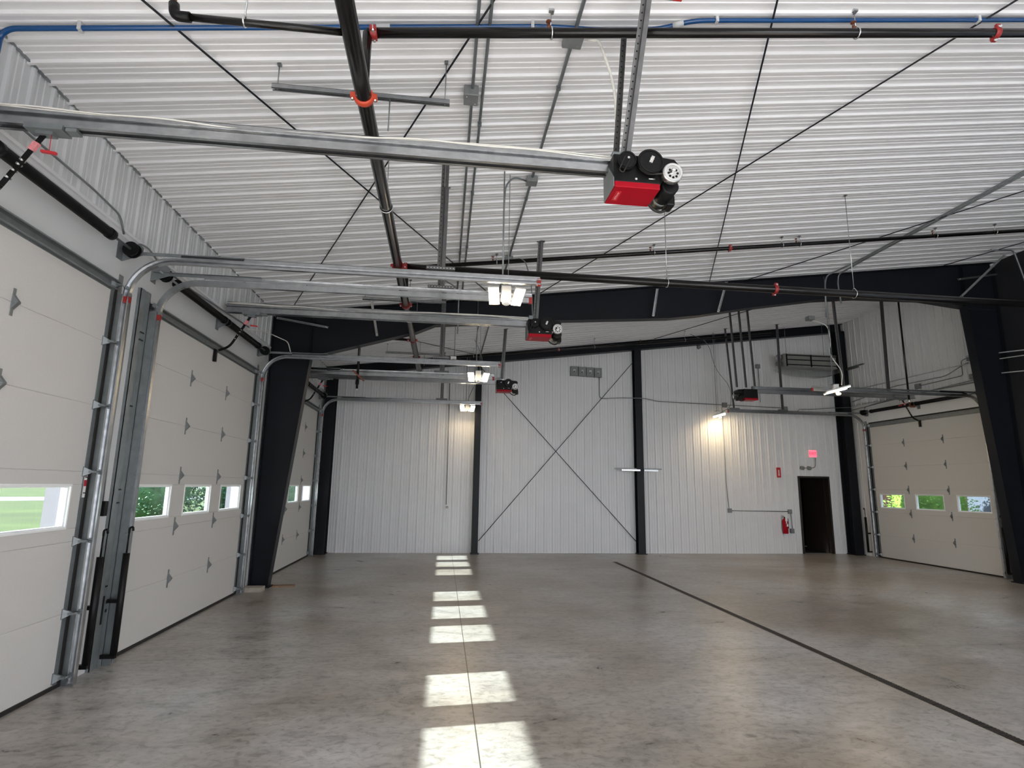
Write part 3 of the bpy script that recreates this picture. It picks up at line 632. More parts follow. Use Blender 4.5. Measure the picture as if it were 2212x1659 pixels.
for x, za, zb in ((-2.5, 4.06, 4.93), (11.15, 5.75, 6.66)): T0(MB().box((x - 0.006, FY - FW, za), (x + 0.006, FY + FW, zb)).build('stiffener', 'char', t))
def strap(label, p0, p1, foot=None, wd=0.045, m='galv'):
    t = thing('flange_brace', label, 'steel strap', p0, group='galvanised straps beside the roof beam'); a = Vector(p1) - Vector(p0)
    MB().bar((0, 0, 0), a, wd, 0.005, (0, -1, 0.2)).bar((0.018, -0.012, 0), a + Vector((0.018, -0.012, 0)), 0.005, 0.03, (0, -1, 0.2)).build('strap', m, t)
    MB().cyl(a * 0.96 + Vector((0, -0.03, 0)), a * 0.96 + Vector((0, 0.01, 0)), 0.014, 8).build('bolt', 'silver', t)
    return t
strap('galvanised strap on the roof beam, left of the two in the middle', (4.13, 10.40, 5.70), (4.05, 10.46, 5.14))
strap('galvanised strap on the roof beam, right of the two in the middle', (5.60, 10.40, 5.93), (5.42, 10.46, 5.30))
strap('galvanised strap leaning on the roof beam left of the black main pipe', (-1.40, 10.05, 5.06), (-1.31, 10.47, 4.48))
strap('galvanised strap lying across the knee of the left charcoal column', (-3.13, 10.46, 4.735), (-2.20, 10.46, 4.60))
strap('galvanised strap lying across the knee of the right charcoal column', (11.9, 10.44, 6.50), (10.93, 10.44, 6.32), m='hanger')  # darker steel colour stands in for the shade at the right column
strap('long galvanised strap leaning from ceiling to beam at the right column', (11.6, 9.95, 6.72), (10.95, 10.45, 5.92), m='hanger')  # shade on this strap is also put in by the darker steel
# end wall steel
def wind_column(label, x, ztop, wd=0.18, y1=YE - 0.03, dp=0.22):
    t = thing('wind_column', label, 'steel column', (x, y1 - dp / 2, 0))
    MB().box((-wd / 2, -dp / 2, 0.02), (wd / 2, -dp / 2 + 0.014, ztop)).build('front_flange', 'char', t)
    MB().box((-wd / 2, dp / 2 - 0.014, 0.02), (wd / 2, dp / 2, ztop)).build('rear_flange', 'char', t)
    MB().box((-0.005, -dp / 2 + 0.014, 0.02), (0.005, dp / 2 - 0.014, ztop)).build('web', 'char', t)
    MB().box((-wd / 2 - 0.03, -dp / 2 - 0.03, 0), (wd / 2 + 0.03, dp / 2, 0.02)).build('base_plate', 'char', t); return t
rz = lambda x: ceil_z(x) - 0.275
wind_column('charcoal corner column of the end wall beside the far left garage door', -3.02, rz(-3.02), 0.24, dp=0.36)
wind_column('charcoal end wall column under the small far lamp, left of the cross brace', 0.90, rz(0.90), 0.16)
wind_column('charcoal end wall column in the middle, right of the cross brace', 5.45, rz(5.45), 0.20)
wind_column('charcoal corner column of the end wall beside the right garage door', 11.76, rz(11.76), 0.26, dp=0.34)
t = thing('end_rafter', 'charcoal sloping beam along the top of the end wall', 'steel beam', (4.4, YE - 0.13, 5.6)); T0 = lambda o: setattr(o, 'location', (-4.4, -YE + 0.13, -5.6))
q = lambda d: [(XL + 0.02, ceil_z(XL + 0.02) - d), (XR - 0.02, ceil_z(XR - 0.02) - d)]
for nm, d0, d1, ya, yb in (('bottom_flange', 0.275, 0.26, YE - 0.25, YE - 0.03), ('web', 0.26, 0.035, YE - 0.136, YE - 0.124), ('top_flange', 0.035, 0.022, YE - 0.25, YE - 0.03)):
    a, b = q(d0), q(d1); T0(MB().prism([(a[0][0], ya, a[0][1]), (a[1][0], ya, a[1][1]), (b[1][0], ya, b[1][1]), (b[0][0], ya, b[0][1])], (0, yb - ya, 0)).build(nm, 'char', t))
def rod(label, p0, p1, r=0.009, name='brace_rod', cat='brace rod', group='thin dark brace rods'):
    o = MB().cyl((0, 0, 0), Vector(p1) - Vector(p0), r, 8).build(name, 'char', loc=p0); tag(o, label, cat, group); return o
rod('thin dark diagonal rod on the end wall rising to the right of the cross', (1.0, YE - 0.10, 0.32), (5.36, YE - 0.10, 5.36))
rod('thin dark diagonal rod on the end wall falling to the right of the cross', (5.36, YE - 0.08, 0.30), (0.98, YE - 0.08, 5.00))
cz = lambda x: ceil_z(x) - 0.045
def crod(label, a, b): rod(label, (a[0], a[1], cz(a[0])), (b[0], b[1], cz(b[0])), 0.0085)
crod('thin dark rod under the ceiling from the top left falling right behind the main pipe', (-3.1, 1.38), (0.88, 10.5))
crod('thin dark rod under the ceiling crossing between the grey conduits and down to the left', (1.25, 1.4), (-2.93, 10.5))
crod('thin dark steep rod under the ceiling, right of the nearest red opener', (1.6, 1.4), (5.28, 10.5))
crod('long thin dark rod under the ceiling from the top right corner down to the left', (5.55, 1.4), (1.70, 10.5))
crod('thin dark rod under the ceiling at the right edge above the paired conduits', (10.3, 5.1), (6.05, 10.5))
crod('thin dark rod under the ceiling behind the roof beam on the left', (-2.7, 10.8), (0.8, 15.3))
crod('thin dark rod under the ceiling behind the roof beam near the right opener', (5.9, 15.2), (8.9, 10.8))
crod('short thin dark rod under the ceiling at the right column', (11.6, 8.9), (10.6, 10.4))

# ------------------------------------------------------------------ sprinkler pipes
def coupling(parent, c, axis, r, m='redc', name='coupling', tilt=0.0):
    ax = Vector(axis).normalized(); c = Vector(c); u = Vector((0, 0, 1)) if abs(ax.z) < 0.9 else Vector((1, 0, 0)); u = (u - ax * u.dot(ax)).normalized(); v = ax.cross(u)
    e = Vector(v) * math.cos(tilt) + u * math.sin(tilt)
    mb = MB().tube([c - ax * 0.026, c - ax * 0.02, c + ax * 0.02, c + ax * 0.026], [r * 1.06, r * 1.24, r * 1.24, r * 1.06], 20)
    for s in (-1, 1):
        q = c + e * s * r * 1.36; mb.bar(q - ax * 0.022, q + ax * 0.022, r * 0.55, 0.035, u)
    o = mb.build(name, m, parent); k = MB()
    for s in (-1, 1): 
        q = c + e * s * r * 1.40; w2 = e.cross(ax); k.cyl(q - w2 * 0.03, q + w2 * 0.03, 0.010, 8)
    k.build('bolt', 'silver', o); return o
def ring(parent, c, axis, r, top=None):
    ax = Vector(axis).normalized(); c = Vector(c); u = (Vector((0, 0, 1)) - ax * ax.z).normalized(); v = ax.cross(u); pts = []
    for k in range(25):
        a = math.pi * 2 * k / 24 + math.pi / 2; rr = r + 0.006; f = 1.0 + 0.45 * max(0, math.sin(a)) ** 6
        pts.append(c + (v * math.cos(a) + u * math.sin(a) * f) * rr)
    mb = MB().tube(pts, 0.006, 6, False); o = mb.build('ring_hanger', 'silver', parent)
    if top: MB().cyl(c + u * r * 1.4, (c.x, c.y, top), 0.005, 6).box((c.x - 0.02, c.y - 0.02, top - 0.02), (c.x + 0.02, c.y + 0.02, top)).build('hanger_rod', 'galv', o)
    return o
def head(parent, c, r, up=1):
    c = Vector(c); z = lambda d: c + Vector((0, 0, d * up))
    mb = MB().cyl(z(r), z(r + 0.03), 0.013, 10).bar(z(r + 0.03) + Vector((0.012, 0, 0)), z(r + 0.06) + Vector((0.004, 0, 0)), 0.004, 0.004).bar(z(r + 0.03) - Vector((0.012, 0, 0)), z(r + 0.06) - Vector((0.004, 0, 0)), 0.004, 0.004).cyl(z(r + 0.06), z(r + 0.066), 0.022, 12)
    return mb.build('sprinkler_head', 'brass', parent)
MX, MZ = -0.662, 4.50
t = thing('sprinkler_pipe', 'thick black main sprinkler pipe with orange couplings running away under the ceiling', 'sprinkler pipe', (MX, 3, MZ), group='black sprinkler pipes'); T0 = lambda o: setattr(o, 'location', o.location - Vector((MX, 3, MZ)))
def off(parent):
    p = parent.location
    for ch in parent.children: ch.location = -p
MB().cyl((MX, YB + 0.1, MZ), (MX, 14.75, MZ), 0.057, 24).build('pipe', 'pipe', t)
coupling(t, (MX, 3.75, MZ), (0, 1, 0), 0.057, 'orange'); coupling(t, (MX, 6.97, MZ), (0, 1, 0), 0.057); coupling(t, (MX, 8.55, MZ), (0, 1, 0), 0.057)
coupling(t, (MX, 10.75, MZ), (0, 1, 0), 0.05); coupling(t, (MX, 12.2, MZ), (0, 1, 0), 0.05)
for y in (5.4, 9.3, 13.6): ring(t, (MX, y, MZ), (0, 1, 0), 0.057, ceil_z(MX))
off(t)
R1 = 0.036; z1 = lambda x: 5.082 + 0.1235 * x
t = thing('sprinkler_pipe', 'black branch pipe with upright heads under the blue pipe at the top of the photo', 'sprinkler pipe', (0, 3.72, 5.0), group='black sprinkler pipes')
MB().cyl((MX, 3.72, z1(MX)), (8.6, 3.72, z1(8.6)), R1, 18).build('pipe', 'pipe', t)
MB().cyl((MX + 0.0, 3.72, MZ), (MX, 3.72, z1(MX)), 0.034, 14).build('riser', 'pipe', t)
coupling(t, (-0.62, 3.72, z1(-0.62)), (1, 0, 0.12), R1, 'redc', 'elbow'); coupling(t, (4.57, 3.72, z1(4.57)), (1, 0, 0.12), R1, 'redc', tilt=0.9)
for x in (0.68, 3.24, 7.2): head(t, (x, 3.72, z1(x)), R1); ring(t, (x + 0.02, 3.72, z1(x)), (1, 0, 0.12), R1, ceil_z(x))
off(t)
t = thing('sprinkler_pipe', 'short black side pipe ending in an elbow at the top left of the photo', 'sprinkler pipe', (MX, 3.16, MZ), group='black sprinkler pipes')
MB().cyl((MX, 3.16, MZ - 0.0), (-1.65, 3.16, MZ - 0.01), 0.022, 14).build('pipe', 'pipe', t)
MB().tube(fillet([(-1.60, 3.16, MZ - 0.01), (-1.69, 3.16, MZ - 0.01), (-1.70, 3.16, MZ + 0.07)], 0.05), 0.030, 14).build('elbow', 'black', t)
head(t, (-1.70, 3.16, MZ + 0.05), 0.02); ring(t, (-1.29, 3.16, MZ), (1, 0, 0), 0.022, ceil_z(-1.29)); off(t)
t = thing('sprinkler_pipe', 'level black cross pipe with one red coupling running right past the roof beam', 'sprinkler pipe', (0, 7.0, MZ), group='black sprinkler pipes')
MB().cyl((MX, 7.0, MZ), (XR - 0.06, 7.0, MZ), 0.051, 20).build('pipe', 'pipe', t)
coupling(t, (MX + 0.09, 7.0, MZ), (1, 0, 0), 0.051); coupling(t, (4.48, 7.0, MZ), (1, 0, 0), 0.051, tilt=1.1)
for x in (2.92, 5.67, 9.2): ring(t, (x, 7.0, MZ), (1, 0, 0), 0.051, ceil_z(x))
off(t)
z3 = lambda x: 5.13 + 0.1285 * x
t = thing('sprinkler_pipe', 'thin black branch pipe following the ceiling slope in front of the roof beam', 'sprinkler pipe', (0, 8.4, 5.1), group='black sprinkler pipes')
MB().cyl((MX, 8.4, z3(MX)), (XR - 0.1, 8.4, z3(XR - 0.1)), 0.033, 16).build('pipe', 'pipe', t); MB().cyl((MX, 8.4, MZ), (MX, 8.4, z3(MX)), 0.03, 14).build('riser', 'pipe', t)
coupling(t, (4.62, 8.4, z3(4.62)), (1, 0, 0.128), 0.033, tilt=0.8)
for x in (0.66, 3.24, 5.82, 8.42): head(t, (x, 8.4, z3(x)), 0.033); ring(t, (x + 0.06, 8.4, z3(x + 0.06)), (1, 0, 0.128), 0.033, ceil_z(x))
for x in (5.56, 9.68): ring(t, (x, 8.4, z3(x)), (1, 0, 0.128), 0.033, ceil_z(x))
off(t)
z4 = lambda x: 5.075 + 0.119 * x
t = thing('sprinkler_pipe', 'thin black branch pipe following the ceiling slope along the end wall beam', 'sprinkler pipe', (0, 14.7, 5.1), group='black sprinkler pipes')
MB().cyl((MX, 14.7, z4(MX)), (9.2, 14.7, z4(9.2)), 0.033, 14).build('pipe', 'pipe', t); MB().cyl((MX, 14.7, MZ), (MX, 14.7, z4(MX)), 0.03, 14).build('riser', 'pipe', t)
coupling(t, (3.0, 14.7, z4(3.0)), (1, 0, 0.12), 0.033)
for x in (0.7, 4.0, 6.6): ring(t, (x, 14.7, z4(x)), (1, 0, 0.12), 0.033, ceil_z(x))
head(t, (5.3, 14.7, z4(5.3)), 0.033); off(t)
t = thing('drain_pipe', 'black drop pipe with a valve hanging left of the main pipe behind the beam', 'drain pipe', (MX, 10.75, MZ))
MB().tube(fillet([(MX, 10.75, MZ), (-1.66, 10.75, MZ + 0.03), (-1.66, 10.75, 3.52)], 0.06), 0.024, 14).build('pipe', 'pipe', t)
coupling(t, (MX - 0.09, 10.75, MZ), (1, 0, 0), 0.024)
MB().bar((-1.75, 10.70, 3.86), (-1.53, 10.70, 3.66), 0.03, 0.012, (0, 1, 0)).build('valve_handle', 'brass', t)
MB().cyl((-1.66, 10.75, 3.60), (-1.66, 10.75, 3.68), 0.034, 12).build('valve_body', 'black', t); MB().cyl((-1.66, 10.75, 3.49), (-1.66, 10.75, 3.52), 0.026, 12).build('valve_cap', 'silver', t); off(t)
t = thing('drain_pipe', 'thin black vertical pipe with a brass valve in front of the right garage door header', 'drain pipe', (11.5, 13.0, 5))
MB().cyl((11.50, 12.7, ceil_z(11.5)), (11.50, 12.7, 3.98), 0.022, 12).build('pipe', 'pipe', t)
MB().tube(fillet([(11.5, 12.7, 3.98), (11.5, 12.7, 3.87), (11.5, 12.55, 3.85)], 0.04), 0.024, 10).build('elbow', 'brass', t); MB().bar((11.5, 12.62, 3.87), (11.5, 12.45, 3.87), 0.02, 0.012).build('valve_handle', 'black', t)
MB().cyl((11.5, 12.7, 3.97), (11.5, 12.7, 4.05), 0.032, 12).build('valve_body', 'silver', t); off(t)

# ------------------------------------------------------------------ blue compressed-air pipe
bz = lambda x: ceil_z(x) - 0.045
t = thing('air_pipe', 'glossy blue air pipe running across the top of the photo', 'air pipe', (0, 3.83, 5.2))
pts = fillet([(XL + 0.05, 3.86, 4.40), (XL + 0.05, 3.86, 4.80), (XL + 0.13, 3.83, bz(XL + 0.13)), (0.70, 3.83, bz(0.7)), (1.12, 3.868, bz(1.12)), (1.60, 3.868, bz(1.6)), (1.87, 3.775, bz(1.87)), (8.4, 3.775, bz(8.4))], 0.12)
MB().tube(pts, 0.0185, 14).build('pipe', 'blue', t)
for x in (-2.65, 0.57, 2.07, 4.48): 
    y = 3.83 if x < 1 else 3.775; MB().box((x - 0.012, y - 0.024, bz(x) - 0.024), (x + 0.012, y + 0.024, ceil_z(x) - 0.004)).build('pipe_clip', 'lightgrey', t)
MB().cyl((-0.62, 3.83, bz(-0.62)), (-0.52, 3.83, bz(-0.52)), 0.026, 14).build('fitting', 'lightgrey', t); MB().cyl((1.72, 3.83, bz(1.72)), (1.80, 3.80, bz(1.8)), 0.026, 14).build('fitting', 'lightgrey', t); off(t)

# ------------------------------------------------------------------ conduits and boxes under the ceiling
def conduit(label, pts, r=0.014, clips=(), m='galvdull', bend=0.1):
    p0 = Vector(pts[0]); t = thing('conduit', label, 'conduit', p0, group='grey electrical conduits')
    MB().tube(fillet([Vector(p) - p0 for p in pts], bend), r, 10).build('tube', m, t)
    for c in clips: q = Vector(c) - p0; MB().box(q - Vector((0.02, 0.012, 0.02)), q + Vector((0.02, 0.012, 0.02))).build('strap', 'galvdull', t)
    return t
def jbox(label, c, s=(0.1, 0.1, 0.05), name='junction_box', cat='junction box', m='greybox'):
    c = Vector(c); t = thing(name, label, cat, c, group='grey junction boxes'); a = Vector(s) / 2
    MB().box(-a, a).build('box', m, t, bevel=0.006)
    k = MB(); k.cyl((-a.x * 0.6, -a.y * 0.6, -a.z - 0.003), (-a.x * 0.6, -a.y * 0.6, -a.z), 0.006, 8); k.cyl((a.x * 0.6, a.y * 0.6, -a.z - 0.003), (a.x * 0.6, a.y * 0.6, -a.z), 0.006, 8); k.build('screw', 'silver', t); return t
oc = lambda x, d=0.04: ceil_z(x) - d
conduit('left of two parallel grey conduits running away under the ceiling', [(0.14, YB + 0.1, oc(0.14)), (0.14, 10.5, oc(0.14))], clips=[(0.14, y, oc(0.14)) for y in (5.6, 8.2)])
conduit('right of two parallel grey conduits running away under the ceiling', [(0.235, YB + 0.1, oc(0.235)), (0.235, 10.5, oc(0.235))], clips=[(0.235, y, oc(0.235)) for y in (5.05, 6.4, 8.0)])
conduit('single grey conduit linking the ceiling boxes above the nearest red opener', [(0.925, YB + 0.1, oc(0.925)), (0.925, 10.5, oc(0.925))], 0.016, clips=[(0.925, y, oc(0.925)) for y in (4.55, 6.6)])
conduit('grey conduit under the ceiling behind the roof beam, above the far left lamps', [(0.925, 10.75, oc(0.925)), (0.925, 15.3, oc(0.925))], 0.016)
jbox('grey box on the left one of the parallel ceiling conduits', (0.13, 4.60, ceil_z(0.13) - 0.06), (0.13, 0.15, 0.10))
jbox('grey octagonal box on the ceiling hidden behind the blue and black pipes', (0.925, 3.95, ceil_z(0.925) - 0.05), (0.16, 0.16, 0.06))
jbox('grey box on the single ceiling conduit below the nearest opener rail', (0.925, 6.14, ceil_z(0.925) - 0.06), (0.13, 0.13, 0.07))
jbox('small grey box on the single ceiling conduit beside the thin branch pipe', (0.925, 8.5, ceil_z(0.925) - 0.06), (0.12, 0.12, 0.06))
conduit('pale flexible conduit curving from the ceiling to the nearest red opener', [(1.05, 3.98, oc(1.05)), (1.14, 3.95, 5.36), (1.27, 3.95, 4.95), (1.27, 3.95, 4.3)], 0.011, m='cable', bend=0.5)
conduit('thin flexible conduit curving down to the opener of the middle left door', [(0.925, 8.5, oc(0.925, 0.08)), (1.15, 8.35, 5.3), (1.25, 8.25, 4.9), (1.27, 8.2, 4.3)], 0.009, bend=0.4)
conduit('grey conduit dropping from the ceiling to a small box behind the middle left track', [(-0.15, 9.2, oc(-0.15, 0.05)), (0.12, 9.2, 5.06), (0.16, 9.2, 4.9), (0.16, 9.2, 4.25)], 0.012, bend=0.12)
t = thing('cord_reel_box', 'small white pendant box hanging below the roof beam left of the nearest lamp', 'pendant box', (0.13, 11.4, 4.33)); MB().box((-0.06, -0.05, -0.02), (0.06, 0.05, 0.03)).build('box', 'white', t, bevel=0.006); MB().cyl((0.02, 0, 0.03), (0.02, 0, ceil_z(0.13) - 4.34), 0.008, 8).build('stem', 'galvdull', t); MB().cyl((0.0, 0, -0.10), (0.0, 0, -0.02), 0.014, 8).build('plug', 'galvdull', t)
# right side ceiling conduits
conduit('left one of paired grey conduits at right, bending down before the roof beam', [(8.06, 2, oc(8.06)), (8.06, 9.8, oc(8.06)), (7.85, 10.42, oc(7.85, 0.08)), (7.80, 10.43, 6.05), (7.76, 10.43, 5.3)], 0.016)
conduit('right one of paired grey conduits at right, bending down before the roof beam', [(8.16, 2, oc(8.16)), (8.16, 9.8, oc(8.16)), (8.10, 10.40, oc(8.1, 0.08)), (8.08, 10.42, 6.05), (8.12, 10.42, 5.62)], 0.016)
conduit('grey conduit bending down the right charcoal column at the photo edge', [(10.9, 9.6, oc(10.9, 0.05)), (11.6, 9.75, oc(11.6, 0.05)), (11.75, 9.75, 6.1), (11.88, 9.75, 5.4)], 0.016)
jbox('grey box under the ceiling behind the beam at the paired conduits', (7.80, 11.0, 5.45), (0.14, 0.14, 0.09))
# right wall wiring
xw = XR - 0.05
conduit('upper pale conduit crossing the right charcoal column to the right wall', [(xw - 0.02, 7.0, 4.40), (xw - 0.02, 10.15, 4.72), (11.0, 10.45, 4.80), (11.2, 10.45, 4.80), (xw, 11.35, 4.86)] if False else [(11.86, 8.0, 4.42), (11.86, 10.1, 4.71), (11.86, 11.35, 4.85)], 0.013, m='lightgrey', bend=0.3)
conduit('long pale conduit along the right wall above the door, reaching the end corner', [(11.86, 8.0, 4.36), (11.86, 10.12, 4.60), (11.86, 11.37, 4.69), (11.86, 14.79, 4.685)], 0.012, m='lightgrey', bend=0.3)
conduit('lower pale conduit crossing the right charcoal column', [(11.86, 8.0, 4.02), (11.86, 10.16, 4.28), (11.86, 11.33, 4.39)], 0.013, m='lightgrey', bend=0.3)
conduit('grey conduit with an offset bend on the right wall above the garage door', [(11.9, 15.2, 4.36), (11.9, 13.6, 4.548), (11.9, 12.0, 4.523), (11.9, 11.5, 4.70), (11.9, 11.37, 4.72)], 0.011, bend=0.15)
conduit('grey conduit stepping down to a box on the right wall', [(11.9, 12.78, 4.42), (11.9, 11.55, 4.45), (11.9, 11.55, 4.80), (11.9, 11.40, 4.83)], 0.010, bend=0.06)
conduit('thin grey conduit along the right wall just over the door springs', [(11.9, 15.3, 4.12), (11.9, 13.2, 4.22), (11.9, 11.3, 4.30)], 0.010)
conduit('thin grey conduit from the right door drum up along the header', [(11.9, 14.75, 4.02), (11.9, 14.72, 4.14), (11.9, 14.2, 4.20), (11.9, 12.3, 4.25), (11.9, 11.3, 4.24)], 0.010)
jbox('grey box on the right wall between conduits above the garage door', (11.92, 12.85, 4.42), (0.05, 0.16, 0.13)); jbox('upper grey box at the right charcoal column on the right wall', (11.92, 11.34, 4.82), (0.05, 0.14, 0.12)); jbox('lower grey box at the right charcoal column on the right wall', (11.92, 11.33, 4.39), (0.05, 0.14, 0.12))
# conduits over the left doors
conduit('thin grey conduit along the left header, bending down at the nearest spring drum', [(XL + 0.05, -2, 4.30), (XL + 0.05, 5.05, 4.30), (XL + 0.05, 5.50, 4.27), (XL + 0.05, 5.60, 4.12)], 0.010, bend=0.08)
conduit('thin grey conduit looping over the grey jamb post along the left header', [(XL + 0.06, 5.75, 4.0), (XL + 0.06, 5.85, 4.14), (XL + 0.06, 6.05, 4.17), (XL + 0.06, 6.35, 4.08), (XL + 0.06, 7.2, 4.09), (XL + 0.06, 9.2, 4.20)], 0.010, bend=0.08)
conduit('thin pale cable from the middle spring to the left charcoal column', [(XL + 0.1, 9.0, 4.12), (XL + 0.12, 9.8, 4.3), (XL + 0.35, 10.40, 4.28), (XL + 0.40, 10.42, 4.10)], 0.008, m='cable', bend=0.2)
# strut channels on rods
def strut_rail(label, y, x0=-1.47, x1=-0.055, z=4.88):
    t = thing('strut_channel', label, 'strut channel', (x0, y, z), group='strut channels hung on rods'); L = x1 - x0
    MB().box((0, -0.02, -0.02), (L, -0.017, 0.021)).box((0, 0.017, -0.02), (L, 0.02, 0.021)).box((0, -0.02, 0.018), (L, 0.02, 0.021)).box((0, -0.02, -0.02), (L, -0.010, -0.017)).box((0, 0.010, -0.02), (L, 0.02, -0.017)).build('channel', 'galv', t)
    for u in (0.04, L - 0.04): MB().cyl((u, 0, -0.02), (u, 0, ceil_z(x0 + u) - z), 0.005, 6).box((u - 0.015, -0.015, ceil_z(x0 + u) - z - 0.02), (u + 0.015, 0.015, ceil_z(x0 + u) - z)).build('threaded_rod', 'galvdull', t)
    u = MX + 0.12 - x0; MB().cyl((u, 0, -0.3), (u, 0, 0.0), 0.006, 6).build('drop_rod', 'galvdull', t); return t
strut_rail('grey strut channel on two rods crossing the main pipe, nearest', 4.25); strut_rail('grey strut channel crossing the main pipe below the middle door tracks', 9.5); strut_rail('grey strut channel crossing the main pipe behind the roof beam', 13.5)

# ------------------------------------------------------------------ lamps
def make_lamp(label, tilt=-30, hl=0.125):
    t = thing('flood_light', label, 'flood light', group='twin head flood lights')
    MB().box((-0.055, -0.06, -0.06), (0.055, 0.04, 0.10)).build('body', 'white', t, bevel=0.008)
    MB().ball((0, -0.055, -0.095), 0.048, (1, 1, 0.75)).cyl((0, -0.03, -0.08), (0, -0.03, -0.05), 0.03, 12).build('sensor', 'white', t)
    for s in (-1, 1):
        mx = Matrix.Translation((s * 0.135, -0.03, -0.02)) @ Matrix.Rotation(s * 0.15, 4, 'Z') @ Matrix.Rotation(math.radians(tilt), 4, 'X')
        hd = MB().box((-0.06, -hl, 0.0), (0.06, hl, 0.03), mx).build('lamp_head', 'lightgrey', t, bevel=0.004)
        MB().box((-0.052, -hl + 0.008, -0.006), (0.052, hl - 0.008, -0.001), mx).build('lit_panel', 'led', hd)
        MB().bar((s * 0.04, -0.01, 0.03), (s * 0.10, -0.03, 0.0), 0.02, 0.02).build('knuckle', 'white', t)
    return t
L0 = make_lamp('lit twin head flood light at the first left track ends, nearest and largest'); L0.location = (0.625, 6.0, 3.845)
lamps = [L0, place(L0, 'lit twin head flood light beyond the roof beam, second in the left row', (0.60, 10.55, 3.80)),
         place(L0, 'lit twin head flood light at the far left track end, washing the end wall', (0.595, 15.22, 3.83))]
lamps += [make_lamp('lit flood light on a white cord at right, nearer of the two right lamps', -14, 0.22), make_lamp('lit flood light at the right, washing the end wall beside the right door track', -14, 0.17)]
lamps[3].location = (7.95, 10.6, 3.82); lamps[4].location = (7.70, 15.16, 3.85); lamps[3].rotation_euler = (0, 0, 1.15); lamps[4].rotation_euler = (0, 0, 1.1)
for (x, y, z), lab in zip([tuple(l.location) for l in lamps], ('nearest left flood light', 'second left flood light', 'far left flood light', 'nearer right flood light', 'far right flood light')):
    t = thing('pendant_rod', 'thin grey stem and chain holding the ' + lab, 'pendant rod', (x, y, z + 0.10), group='stems holding the flood lights'); h = ceil_z(x) - z - 0.10
    MB().cyl((-0.04, 0, 0), (-0.04, 0, h), 0.008, 8).build('stem', 'galvdull', t)
    MB().cyl((0.03, 0.05, 0), (0.03, 0.05, h), 0.004, 6).build('chain', 'galvdull', t)
    MB().box((-0.06, -0.05, 0.0), (0.06, 0.06, 0.012)).build('bracket', 'galvdull', t)
conduit('flexible grey conduit from a ceiling box to the stem of the nearest lamp', [(0.87, 6.14, oc(0.87, 0.06)), (0.70, 6.06, 5.33), (0.60, 6.0, 5.18), (0.585, 6.0, 4.9), (0.585, 5.98, 4.0)], 0.010, bend=0.35)
conduit('white wavy cord hanging from the ceiling to the nearer right lamp', [(7.85, 11.0, 5.4), (8.12, 10.9, 5.3), (8.1, 10.8, 4.9), (7.95, 10.7, 4.6), (8.15, 10.6, 4.2), (8.1, 10.6, 3.92)], 0.010, m='cable', bend=0.3)
conduit('thin cable hanging from the end wall beam to the far right lamp', [(7.9, 15.2, 6.2), (7.95, 15.2, 5.4), (8.35, 15.2, 4.7), (8.33, 15.2, 4.3), (7.75, 15.22, 3.95)] if False else [(6.9, 15.0, oc(6.9)), (7.55, 15.25, 6.0), (7.75, 15.3, 5.2), (8.2, 15.3, 4.7), (8.15, 15.25, 4.1), (7.8, 15.22, 3.92)], 0.009, bend=0.3)
conduit('looping grey cable between the ceiling and the far left lamp', [(0.66, 13.6, oc(0.66)), (0.9, 13.8, 4.9), (0.82, 14.2, 4.5), (0.66, 15.1, 4.2), (0.58, 15.2, 3.95)], 0.009, bend=0.3)
conduit('looping grey cable between the ceiling and the second left lamp', [(0.925, 11.2, oc(0.925)), (0.62, 11.0, 5.0), (0.55, 10.75, 4.6), (0.58, 10.6, 3.92)], 0.009, bend=0.3)

# ------------------------------------------------------------------ end wall things
yw = YE - 0.02
for k, lab in enumerate(('leftmost of four grey switch boxes in a row high on the end wall', 'second from left of four grey switch boxes high on the end wall', 'third from left of four grey switch boxes high on the end wall', 'rightmost of four grey switch boxes on the end wall, with a conduit below')):
    x = 3.62 + 0.232 * k; z = 5.03 - 0.008 * k
    t = thing('switch_box', lab, 'switch box', (x, yw, z), group='four switch boxes in a row')
    MB().box((-0.108, -0.10, -0.135), (0.108, 0.0, 0.135)).build('box', 'greybox', t, bevel=0.006)
    MB().box((-0.035, -0.106, -0.045), (0.035, -0.10, 0.05)).build('switch_plate', 'silver', t); MB().bar((0, -0.104, -0.01), (-0.012, -0.14, -0.03), 0.02, 0.02).build('toggle', 'black', t)
conduit('thin grey conduit from the switch boxes down and along the end wall to the right', [(4.36, yw - 0.03, 4.89), (4.36, yw - 0.03, 4.27), (5.35, yw - 0.03, 4.28), (6.0, yw - 0.26, 4.26), (8.12, yw - 0.04, 4.19)] if False else [(4.36, yw - 0.03, 4.89), (4.36, yw - 0.03, 4.26), (4.9, yw - 0.26, 4.27), (5.6, yw - 0.26, 4.28), (6.1, yw - 0.03, 4.24), (10.0, yw - 0.03, 4.17)], 0.011, bend=0.12)
jbox('round grey box on the end wall conduit above the far right lamp', (8.12, yw - 0.03, 4.20), (0.14, 0.06, 0.14)); jbox('small grey box at the right end of the end wall conduit', (10.02, yw - 0.03, 4.16), (0.12, 0.06, 0.11))
conduit('grey conduit curving from the end wall across the corner column', [(10.35, yw - 0.03, 3.98), (10.42, yw - 0.04, 4.14), (10.9, yw - 0.05, 4.16), (11.2, yw - 0.36, 4.16), (11.85, 15.2, 4.20)], 0.011, bend=0.1)
